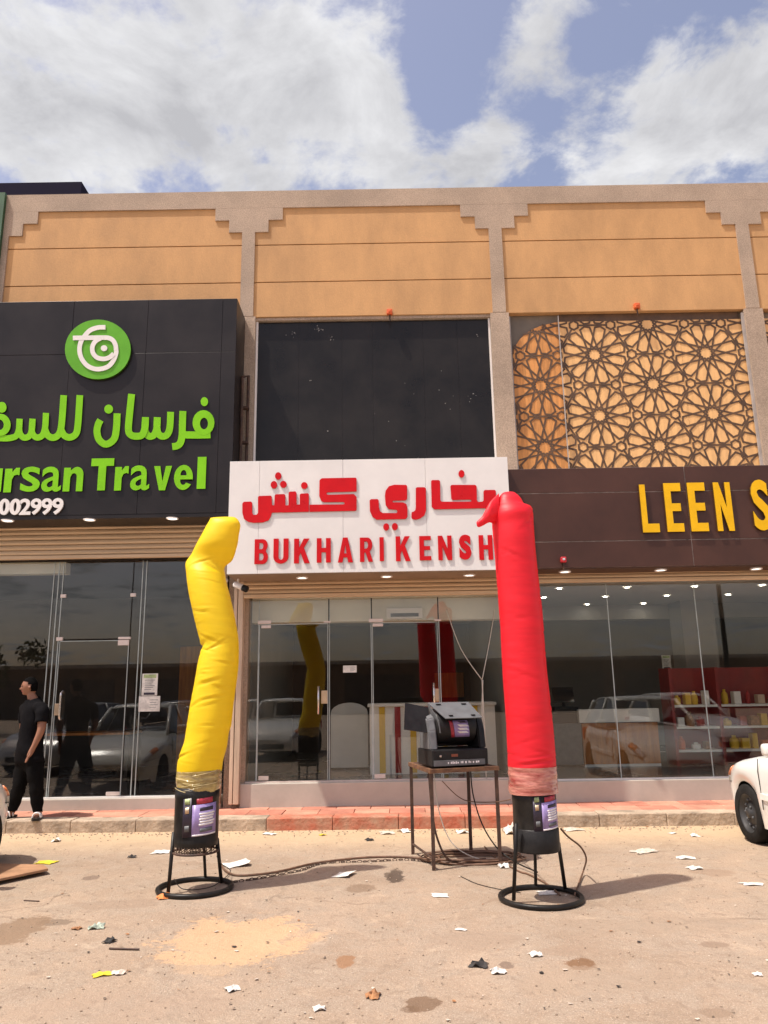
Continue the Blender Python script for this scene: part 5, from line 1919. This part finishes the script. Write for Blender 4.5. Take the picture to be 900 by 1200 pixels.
# ------------------------------------------------------------------ cars
def build_car():
    """small hatchback, nose towards +Y, root on the ground at its middle"""
    c = thing('parked_car', 'white hatchback', 'car')
    LN, HW = 1.88, .82
    ax = (1.14, -1.22)
    RA = .335

    def top(y):
        pts = [(-1.88, .70), (-1.80, .92), (-1.60, .97), (.62, .955), (1.0, .915), (1.35, .84), (1.62, .745), (1.76, .64), (1.83, .56), (1.88, .47)]
        for (a, za), (b, zb) in zip(pts, pts[1:]):
            if a <= y <= b:
                t_ = (y - a) / (b - a)
                return za + (zb - za) * t_
        return .5

    def hw(y):
        k = max(0, (abs(y) - 1.05) / .83)
        return HW * (1 - .27 * k ** 2.4)

    ys = [-1.88 + 3.76 * i / 94 for i in range(95)]
    bm = bmesh.new()
    rows = []
    for y in ys:
        zb = .20 + (.06 if abs(y) > 1.6 else 0)
        for a in ax:
            d = abs(y - a)
            if d < RA:
                zb = max(zb, .30 + sqrt(RA * RA - d * d))
        tp, w_ = top(y), hw(y)
        sh = min(.80, tp - .06)
        zb = min(zb, sh - .03)
        # half profile from the sill to the middle of the bonnet
        f = [(w_ * .95, zb), (w_ * .985, zb + (sh - zb) * .35), (w_, zb + (sh - zb) * .62), (w_ * .985, sh - .02), (w_ * .955, sh + .35 * (tp - sh)), (w_ * .88, sh + .78 * (tp - sh)), (w_ * .76, tp - .008), (w_ * .45, tp + .012), (0, tp + .022)]
        row = [bm.verts.new((-x, y, z)) for x, z in f] + [bm.verts.new((x, y, z)) for x, z in f[-2::-1]]
        rows.append(row)
    m_ = len(rows[0])
    for a, b in zip(rows, rows[1:]):
        for k in range(m_ - 1):
            bm.faces.new((a[k], a[k + 1], b[k + 1], b[k]))
    bm.faces.new(rows[0])
    bm.faces.new(rows[-1][::-1])
    body = obj('body', bm, 'carwhite', c, True, world=False)
    # floor and wheel housings
    bm = bmesh.new()
    box(bm, -.60, .60, -1.75, 1.70, .22, .62)
    obj('underbody', bm, 'tyre', c, world=False)
    # cabin: glass house with roof
    bm = bmesh.new()
    sec = [(.72, .945, .70), (.05, 1.40, .56), (-.25, 1.455, .55), (-1.05, 1.44, .55), (-1.45, 1.36, .54), (-1.74, .96, .66)]
    lo = [(.72, .94, .70), (.25, .945, .765), (-.3, .95, .775), (-1.05, .955, .77), (-1.5, .96, .73), (-1.74, .955, .66)]
    A = [bm.verts.new((-x, y, z)) for y, z, x in lo] + [bm.verts.new((x, y, z)) for y, z, x in lo[::-1]]
    T_ = [bm.verts.new((-x, y, z)) for y, z, x in sec] + [bm.verts.new((x, y, z)) for y, z, x in sec[::-1]]
    for i in range(len(A)):
        j = (i + 1) % len(A)
        if (A[i].co - T_[i].co).length > 1e-4 or (A[j].co - T_[j].co).length > 1e-4:
            try:
                bm.faces.new((A[i], A[j], T_[j], T_[i]))
            except ValueError:
                pass
    obj('window', bm, 'carglass', c, world=False)
    bm = bmesh.new()
    g = []
    for y, z, x in sec[1:5]:
        g.append([bm.verts.new((q * x * 1.02, y, z + .012 + .03 * (1 - q * q))) for q in (-1, -.6, 0, .6, 1)] )
    for a, b in zip(g, g[1:]):
        for k in range(4):
            bm.faces.new((a[k], a[k + 1], b[k + 1], b[k]))
    e = bmesh.ops.extrude_face_region(bm, geom=bm.faces[:])
    bmesh.ops.translate(bm, verts=[q for q in e['geom'] if isinstance(q, bmesh.types.BMVert)], vec=(0, 0, -.02))
    obj('roof', bm, 'carwhite', c, True, world=False)
    for s in (-1, 1):
        for y0, z0, x0, y1, z1, x1, r in ((.73, .95, .705, .05, 1.42, .565, .03), (-.35, .955, .775, -.4, 1.46, .56, .028), (-1.74, .965, .665, -1.43, 1.38, .55, .05)):
            bm = bmesh.new()
            tube(bm, [(s * x0, y0, z0), (s * x1, y1, z1)], r, 8)
            obj('window_pillar', bm, 'carwhite', c, True, world=False)
        # mirror
        bm = bevelbox(s * .80 - .02, s * .80 + .15 * s + .02, .20, .32, .97, 1.09, b=.03) if s > 0 else bevelbox(-.97, -.78, .20, .32, .97, 1.09, b=.03)
        obj('mirror', bm, 'carwhite', c, True, world=False)
        # side moulding
        bm = bmesh.new()
        yy = [-.85, -.3, .3, .72]
        a = [bm.verts.new((s * (hw(y) + .012), y, .50)) for y in yy]
        b = [bm.verts.new((s * (hw(y) + .012), y, .56)) for y in yy]
        a2 = [bm.verts.new((s * (hw(y) - .02), y, .50)) for y in yy]
        b2 = [bm.verts.new((s * (hw(y) - .02), y, .56)) for y in yy]
        for i in range(3):
            bm.faces.new((a[i], a[i + 1], b[i + 1], b[i]))
            bm.faces.new((b[i], b[i + 1], b2[i + 1], b2[i]))
            bm.faces.new((a[i], a2[i], a2[i + 1], a[i + 1]))
        bm.faces.new((a[0], b[0], b2[0], a2[0]))
        bm.faces.new((a[3], a2[3], b2[3], b[3]))
        obj('side_moulding', bm, 'counterw', c, world=False)
        # bumper seam and door gap
        for path in ([(1.47, .60), (1.60, .585), (1.72, .57), (1.80, .56)], [(.70, .40), (.71, .60), (.73, .78), (.74, .90)]):
            bm = bmesh.new()
            tube(bm, [(s * (hw(y) + .001 - (.02 if z > .8 else 0)), y, z) for y, z in path], .0045, 5)
            obj('panel_gap', bm, 'tyre', c, world=False)
        # lamps wrapped over the corner of the body
        for nm, m__, y0, y1, f0, f1 in (('indicator', 'amber', 1.50, 1.66, .60, .96), ('headlight', 'lens', 1.665, 1.80, .58, .98)):
            bm = bmesh.new()
            pr = None
            for i in range(7):
                y = y0 + (y1 - y0) * i / 6
                w_, tp = hw(y), top(y)
                sh = min(.80, tp - .06)
                cur = []
                for f in (f0, (f0 + f1) / 2, f1):
                    z = sh - .10 + (tp - sh + .10) * f * .92
                    x = w_ * (1.004 - .10 * max(0, (z - sh) / (tp - sh + 1e-6)) ** 1.2) + .004
                    cur.append(bm.verts.new((s * x, y, z)))
                if pr:
                    for k in range(2):
                        bm.faces.new((pr[k], cur[k], cur[k + 1], pr[k + 1]))
                pr = cur
            e = bmesh.ops.extrude_face_region(bm, geom=bm.faces[:])
            bmesh.ops.translate(bm, verts=[q for q in e['geom'] if isinstance(q, bmesh.types.BMVert)], vec=(-s * .03, 0, 0))
            obj(nm, bm, m__, c, True, world=False)
        bm = bevelbox(s * .62 - .12, s * .62 + .12, -1.86, -1.80, .62, .86, b=.02)
        obj('tail_light', bm, 'redbox', c, world=False)
    bm = bevelbox(-.45, .45, 1.80, 1.90, .30, .42, b=.02)
    obj('grille', bm, 'blk2', c, world=False)
    bm = bevelbox(-.26, .26, 1.885, 1.90, .42, .53, b=.004)
    obj('number_plate', bm, 'paper', c, world=False)
    # wheels
    for y in ax:
        for s in (-1, 1):
            bm = bmesh.new()
            n = 40
            prof = [(.20, -.09), (.285, -.095), (.30, -.075), (.303, 0), (.30, .075), (.285, .095), (.20, .09)]
            rings = [[bm.verts.new((s * .70 + q, y + r * cos(2 * pi * k / n), .303 + r * sin(2 * pi * k / n))) for k in range(n)] for r, q in prof]
            for a, b in zip(rings, rings[1:]):
                for k in range(n):
                    bm.faces.new((a[k], a[(k + 1) % n], b[(k + 1) % n], b[k]))
            wh = obj('wheel', bm, 'tyre', c, True, world=False)
            bm = bmesh.new()
            # dished steel rim with holes suggested by raised spokes
            prof = [(.205, .085), (.19, .075), (.175, .035), (.12, .030), (.095, .055), (.055, .060), (.05, .085), (.0, .088)]
            rings = [[bm.verts.new((s * (.70 + q), y + r * cos(2 * pi * k / n), .303 + r * sin(2 * pi * k / n))) for k in range(n)] for r, q in prof[:-1]]
            for a, b in zip(rings, rings[1:]):
                for k in range(n):
                    bm.faces.new((a[k], a[(k + 1) % n], b[(k + 1) % n], b[k]))
            bm.faces.new(rings[-1])
            obj('rim', bm, 'rim', wh, True, world=False)
            bm = bmesh.new()
            for k in range(12):
                a = 2 * pi * k / 12
                p = Vector((s * .735, y + .147 * cos(a), .303 + .147 * sin(a)))
                bmesh.ops.create_icosphere(bm, subdivisions=1, radius=.017, matrix=Matrix.Translation(p))
            for k in range(4):
                a = 2 * pi * k / 4 + .5
                p = Vector((s * .765, y + .075 * cos(a), .303 + .075 * sin(a)))
                bmesh.ops.create_icosphere(bm, subdivisions=1, radius=.014, matrix=Matrix.Translation(p))
            obj('wheel_nuts', bm, 'chrome' if 0 else 'grey', wh, world=False)
    return c


car = build_car()
car['label'] = 'white hatchback parked nose to the kerb at the right edge, amber indicator showing'
car['group'] = 'cars parked in front of the shops'
car.location = (4.72, 7.80, 0)
car.rotation_euler = (0, 0, radians(1.0))


def recolour(root, m):
    for o in root.children:
        if o.type == 'MESH' and o.data.materials[0] == MT['carwhite']:
            o.material_slots[0].link = 'OBJECT'
            o.material_slots[0].material = MT[m]


for (x, y, rz, m, lab) in ((-4.78, 6.98, -1.0, 'carwhite', 'white car at the left edge with its front wheel and shadow showing'),
                           (-7.4, 3.6, 8, 'carsilver', 'silver car parked farther left, seen only in the shop glass'),
                           (-5.2, 2.4, 4, 'cardark', 'dark car parked left of the viewer, seen only in the shop glass'),
                           (-3.35, 1.0, 2, 'carwhite', 'white car parked behind the left cars, seen only in the shop glass'),
                           (7.4, 2.6, -8, 'carwhite', 'white car parked at the right, seen only in the shop glass')):
    k = copy_tree(car)
    k.location = (x, y, 0)
    k.rotation_euler = (0, 0, radians(rz))
    k['label'] = lab
    recolour(k, m)


# ------------------------------------------------------------------ the man
def build_person():
    Y0 = 10.42
    foot_l = Vector((F(44, 962, Y0)[0], Y0, .15))

    def q(px, py, dy=0.0):
        return P(px, py, Y0 + dy)
    J = {}
    R = {}

    def j(n, co, r):
        J[n] = co
        R[n] = r if isinstance(r, tuple) else (r, r)
    j('pelvis', q(35, 889, .02), (.15, .125))
    j('belly', q(36, 872, .02), (.165, .13))
    j('chest', q(39, 848, .03), (.165, .13))
    j('upper', q(41, 831, .03), (.135, .10))
    j('neck', q(39, 820, .02), (.062, .062))
    j('jaw', q(36.8, 813, .0), (.072, .07))
    j('skull', q(35.8, 804.5, .0), (.098, .088))
    j('crown', q(36.3, 799, .0), (.086, .078))
    # near (left) arm hangs in front
    j('sh_n', q(50, 832, -.10), .072)
    j('el_n', q(48.5, 856, -.16), .052)
    j('wr_n', q(39, 876, -.20), .033)
    j('pa_n', q(34.5, 884, -.21), (.042, .03))
    # far arm mostly behind the body
    j('sh_f', q(30, 831, .16), .070)
    j('el_f', q(27, 856, .20), .050)
    j('wr_f', q(25, 876, .16), .033)
    j('pa_f', q(24.5, 884, .14), (.042, .03))
    j('hip_n', q(41, 893, -.05), .105)
    j('kn_n', q(43, 925, -.07), .072)
    j('an_n', q(45, 953, -.02), .048)
    j('to_n', q(44, 962.5, -.14) + Vector((-.02, 0, .035)), (.045, .035))
    j('hip_f', q(29, 893, .09), .105)
    j('kn_f', q(21.5, 925, .05), .072)
    j('an_f', q(13.5, 952, .10), .048)
    j('to_f', q(7, 958, .02), (.045, .033))
    E_ = [('pelvis', 'belly'), ('belly', 'chest'), ('chest', 'upper'), ('upper', 'neck'), ('neck', 'jaw'), ('jaw', 'skull'), ('skull', 'crown'),
          ('upper', 'sh_n'), ('sh_n', 'el_n'), ('el_n', 'wr_n'), ('wr_n', 'pa_n'), ('upper', 'sh_f'), ('sh_f', 'el_f'), ('el_f', 'wr_f'), ('wr_f', 'pa_f'),
          ('pelvis', 'hip_n'), ('hip_n', 'kn_n'), ('kn_n', 'an_n'), ('an_n', 'to_n'), ('pelvis', 'hip_f'), ('hip_f', 'kn_f'), ('kn_f', 'an_f'), ('an_f', 'to_f')]
    # fingers and thumb
    for s, d0 in (('n', Vector((-.35, -.1, -.9))), ('f', Vector((-.15, -.2, -.95)))):
        d0 = d0.normalized()
        side = Vector((.55, -.8, -.1)).normalized()
        base = J['pa_' + s]
        for k, ln in enumerate((.062, .072, .068, .052)):
            o_ = base + side * (.030 - .020 * k) + d0 * .035
            j('f%s%da' % (s, k), o_, .0095)
            bend = (d0 + Vector((-.25, .25, 0)) * .7).normalized()
            j('f%s%db' % (s, k), o_ + d0 * ln * .55, .0088)
            j('f%s%dc' % (s, k), o_ + d0 * ln * .55 + bend * ln * .5, .0075)
            E_ += [('pa_' + s, 'f%s%da' % (s, k)), ('f%s%da' % (s, k), 'f%s%db' % (s, k)), ('f%s%db' % (s, k), 'f%s%dc' % (s, k))]
        t0 = base + side * .038 - d0 * .005
        j('t%sa' % s, t0, .011)
        j('t%sb' % s, t0 + (d0 + side * .5 + Vector((-.4, 0, 0))).normalized() * .05, .009)
        E_ += [('pa_' + s, 't%sa' % s), ('t%sa' % s, 't%sb' % s)]
    # nose, chin and ear
    fd = Vector((-.93, -.36, 0)).normalized()
    names = list(J)
    me = bpy.data.meshes.new('person_skeleton')
    me.from_pydata([J[n] for n in names], [(names.index(a), names.index(b)) for a, b in E_], [])
    o = bpy.data.objects.new('person_skeleton', me)
    C.objects.link(o)
    sk = o.modifiers.new('skin', 'SKIN')
    sk.use_smooth_shade = True
    for i, n in enumerate(names):
        v_ = me.skin_vertices[0].data[i]
        v_.radius = R[n]
        v_.use_root = (n == 'pelvis')
    ss = o.modifiers.new('sub', 'SUBSURF')
    ss.levels = ss.render_levels = 2
    dg = bpy.context.evaluated_depsgraph_get()
    bm = bmesh.new()
    tmp = bpy.data.meshes.new_from_object(o.evaluated_get(dg))
    bm.from_mesh(tmp)
    bpy.data.objects.remove(o)
    bpy.data.meshes.remove(tmp)
    # head sculpted on the skinned surface: skull, brow, nose, lips, chin, ears
    hc = J['skull'] + Vector((0, 0, -.004)) + fd * .012
    sd = Vector((-fd.y, fd.x, 0))
    zlo = J['neck'].z + .045
    for _ in range(2):
        es = [e for e in bm.edges if min(e.verts[0].co.z, e.verts[1].co.z) > zlo - .02 and (e.verts[0].co - hc).length < .3]
        bmesh.ops.subdivide_edges(bm, edges=es, cuts=1, use_grid_fill=True)

    def bump(f, s_, u, cf, cs, cu, wf, ws, wu, h):
        return h * math.exp(-((f - cf) / wf) ** 2 - ((s_ - cs) / ws) ** 2 - ((u - cu) / wu) ** 2)
    for v_ in bm.verts:
        if v_.co.z < zlo - .03 or (v_.co - hc).length > .3:
            continue
        d_ = v_.co - hc
        if d_.length < 1e-5:
            continue
        d_.normalize()
        f, s_, u = d_.dot(fd), d_.dot(sd), d_.z
        jaw = max(0, -u)
        rf, rs, ru = .099, .077 * (1 - .22 * jaw), .118
        r_ = 1 / sqrt((f / rf) ** 2 + (s_ / rs) ** 2 + (u / ru) ** 2)
        if f > 0:
            r_ *= 1 - .05 * jaw
        r_ += bump(f, s_, u, 1, 0, -.22, .5, .13, .14, .026) + bump(f, s_, u, .9, 0, .20, .5, .5, .10, .005) - bump(f, s_, u, .95, .33, .02, .4, .16, .10, .008) - bump(f, s_, u, .95, -.33, .02, .4, .16, .10, .008)
        r_ += bump(f, s_, u, .85, 0, -.52, .4, .22, .06, .007) + bump(f, s_, u, .65, 0, -.80, .3, .22, .14, .016)
        for q_ in (-1, 1):
            r_ += bump(f, s_, u, -.08, q_, -.12, .14, .5, .22, .020)
        w_ = max(0, min(1, (v_.co.z - zlo + .03) / .05))
        w_ = w_ * w_ * (3 - 2 * w_)
        v_.co = v_.co.lerp(hc + d_ * r_, w_)
    bm.normal_update()
    per = thing('person', 'man in black polo shirt and black trousers standing on the kerb looking left', 'person', (foot_l.x - .15, Y0, .15))

    def dist_line(p, a, b):
        ab = b - a
        t_ = max(0, min(1, (p - a).dot(ab) / ab.length_squared))
        return (p - a - ab * t_).length, t_

    bones = []
    for a, b in E_:
        ra, rb = max(R[a]), max(R[b])
        if a == 'upper' and b.startswith('sh_'):
            kind = 'torso'
        elif a.startswith('sh_'):
            kind = 'upper_arm'
        elif a[:2] in ('el', 'wr', 'pa') or a[0] == 'f' or (a[0] == 't' and a[:3] != 'to_'):
            kind = 'bare'
        elif a in ('pelvis', 'belly', 'chest') and b in ('belly', 'chest', 'upper'):
            kind = 'torso'
        elif a[:3] in ('hip', 'kn_') or b[:3] == 'hip':
            kind = 'leg'
        else:
            kind = 'bare'
        bones.append((a, b, ra, rb, kind))

    def region(p):
        best = None
        for a, b, ra, rb, kind in bones:
            d_, t_ = dist_line(p, J[a], J[b])
            k_ = d_ / (ra + (rb - ra) * t_)
            if best is None or k_ < best[0]:
                best = (k_, kind, t_)
        return best[1], best[2]

    hem = J['pelvis'].z - .06

    def is_shirt(p):
        kind, t_ = region(p)
        if kind == 'upper_arm':
            return t_ < .66
        return kind in ('torso', 'leg') and p.z > hem

    def is_trouser(p):
        kind, t_ = region(p)
        return kind in ('leg', 'torso') and .15 + .085 < p.z < hem + .07
    def shell(test, off, nm, m, wob):
        b2 = bm.copy()
        kill = [f for f in b2.faces if not test(f.calc_center_median())]
        bmesh.ops.delete(b2, geom=kill, context='FACES')
        b2.normal_update()
        src = [(v_, v_.co + v_.normal * (off + wob * noise.noise(v_.co * 11))) for v_ in b2.verts]
        for v_, c_ in src:
            v_.co = c_
        e = bmesh.ops.extrude_face_region(b2, geom=b2.faces[:])
        b2.normal_update()
        for v_ in [x for x in e['geom'] if isinstance(x, bmesh.types.BMVert)]:
            v_.co += v_.normal * .004
        return obj(nm, b2, m, per, True)

    shell(is_shirt, .020, 'polo_shirt', 'shirt', .022)
    shell(is_trouser, .014, 'trousers', 'trousers', .022)
    sk_c = hc

    def is_hair(p):
        if (p - sk_c).length > .2 or p.z < zlo:
            return False
        f, u = (p - sk_c).dot(fd), p.z - sk_c.z
        return u > .058 + .25 * max(0, f) or (f < -.02 and u > -.055) or (f < .02 and u > .03)
    shell(is_hair, .004, 'hair', 'hair', .008)
    for s in (-1, 1):
        c_ = sk_c + fd * .081 + sd * (.030 * s) + Vector((0, 0, .004))
        b2 = bmesh.new()
        bmesh.ops.create_icosphere(b2, subdivisions=2, radius=.011, matrix=Matrix.Translation(c_))
        obj('eye', b2, 'printd', per, True)
        b2 = bmesh.new()
        tube(b2, [c_ + sd * -.018 + Vector((0, 0, .021)) + fd * .008, c_ + sd * .018 + Vector((0, 0, .021)) + fd * .008], .005, 6)
        obj('eyebrow', b2, 'hair', per, True)
    b2 = bmesh.new()
    mo = sk_c + fd * .086 + Vector((0, 0, -.058))
    tube(b2, [mo + sd * -.022 - fd * .01, mo + fd * .002, mo + sd * .022 - fd * .01], .005, 6)
    obj('mouth', b2, 'printr', per, True)
    # polo collar
    b2 = bmesh.new()
    nk = J['neck'] + Vector((0, 0, -.012))
    ring = [nk + (fd * cos(t_) * .078 + sd * sin(t_) * .076) + Vector((0, 0, -.022 * cos(t_))) for t_ in [2 * pi * i / 20 for i in range(21)]]
    tube(b2, ring, .016, 6, caps=False)
    obj('collar', b2, 'shirt', per, True)
    # sandals: sole and white straps
    for s in ('n', 'f'):
        a_, t_ = J['an_' + s], J['to_' + s]
        d = Vector((t_.x - a_.x, t_.y - a_.y, 0)).normalized()
        n_ = Vector((-d.y, d.x, 0))
        b2 = bmesh.new()
        pr = [(-.07, .035), (-.03, .042), (.06, .044), (.14, .052), (.19, .045), (.215, .02)]
        ou = [Vector((a_.x, a_.y, 0)) + d * u_ + n_ * w_ for u_, w_ in pr] + [Vector((a_.x, a_.y, 0)) + d * u_ - n_ * w_ for u_, w_ in pr[::-1]]
        zs = .152
        v0 = [b2.verts.new((p_.x, p_.y, zs)) for p_ in ou]
        v1 = [b2.verts.new((p_.x, p_.y, zs + .028)) for p_ in ou]
        b2.faces.new(v0[::-1])
        b2.faces.new(v1)
        for i in range(len(ou)):
            b2.faces.new((v0[i], v0[(i + 1) % len(ou)], v1[(i + 1) % len(ou)], v1[i]))
        so_ = obj('sandal', b2, 'blk2', per)
        for u_ in (.02, .075, .12):
            b2 = bmesh.new()
            c_ = Vector((a_.x, a_.y, 0)) + d * u_
            tube(b2, smooth_path([c_ + n_ * .05 + Vector((0, 0, zs + .02)), c_ + n_ * .03 + Vector((0, 0, zs + .075)), c_ - n_ * .03 + Vector((0, 0, zs + .075)), c_ - n_ * .05 + Vector((0, 0, zs + .02))], 4), .009, 6)
            obj('strap', b2, 'lwhite', so_, True)
    obj('body', bm, 'skin', per, True)


build_person()


# ------------------------------------------------------------------ across the road (seen in the glass)
def tree(x, y, h, r, seed, label):
    rd = random.Random(seed)
    t = thing('broadleaf_tree', label, 'tree', (x, y, 0), group='trees across the road')
    bm = bmesh.new()
    tube(bm, smooth_path([(x, y, 0), (x + .1, y, h * .3), (x - .05, y + .1, h * .6)], 4), [.22 - .015 * i for i in range(9)], 8)
    for k in range(6):
        a = k * 1.05
        tube(bm, [(x, y, h * (.35 + .05 * k)), (x + cos(a) * r * .4, y + sin(a) * r * .4, h * (.55 + .04 * k)), (x + cos(a) * r * .7, y + sin(a) * r * .7, h * .75)], [.09, .06, .02], 6)
    obj('trunk', bm, 'bark', t, True)
    bm = bmesh.new()
    cl = [(Vector((rd.gauss(0, .5) * r, rd.gauss(0, .5) * r, h * .72 + rd.gauss(0, .16) * h)), rd.uniform(.5, 1.0) * r * .5) for _ in range(16)]
    for c_, cr_ in cl:
        for _ in range(130):
            d = Vector((rd.gauss(0, 1), rd.gauss(0, 1), rd.gauss(0, .8))).normalized() * cr_ * rd.random() ** .4
            p = Vector((x, y, 0)) + c_ + d
            u = Vector((rd.uniform(-1, 1), rd.uniform(-1, 1), rd.uniform(-1, 1))).normalized()
            w_ = u.orthogonal().normalized()
            s_ = rd.uniform(.10, .22)
            bm.faces.new([bm.verts.new(p + u * s_), bm.verts.new(p + w_ * s_ * .5), bm.verts.new(p - u * s_), bm.verts.new(p - w_ * s_ * .5)])
    obj('crown', bm, 'leaf', t, recalc=False)


for i, (x, y, h, r) in enumerate(((-19, -12, 4.2, 2.2), (-23, -15, 4.8, 2.6), (-26.5, -13, 4.2, 2.4), (-32, -18, 5.5, 3))):
    tree(x, y, h, r, i, 'green tree across the road, seen only in the left shop glass, %s' % ('nearest', 'second', 'third', 'farthest')[i])
O = thing('opposite_building', 'long low brown building across the road, seen only in the shop glass', 'building', (0, -34, 0))
bx('wall', 'opp', O, -60, 60, -40, -34, 0, 3.5)
bx('roof_edge', 'concrete', O, -60.2, 60.2, -40.2, -33.7, 3.5, 3.75)
for i in range(24):
    bx('shop_opening', 'innerdark', O, -58 + i * 5, -54.5 + i * 5, -33.99, -33.9, .1, 2.7)
bm = bmesh.new()
tube(bm, [(13.2, -8, 0), (13.2, -8, 9)], [.11, .07], 10)
solo('lamp_post', bm, 'blk', 'dark lamp post across the road, seen only in the right shop glass', 'lamp post')
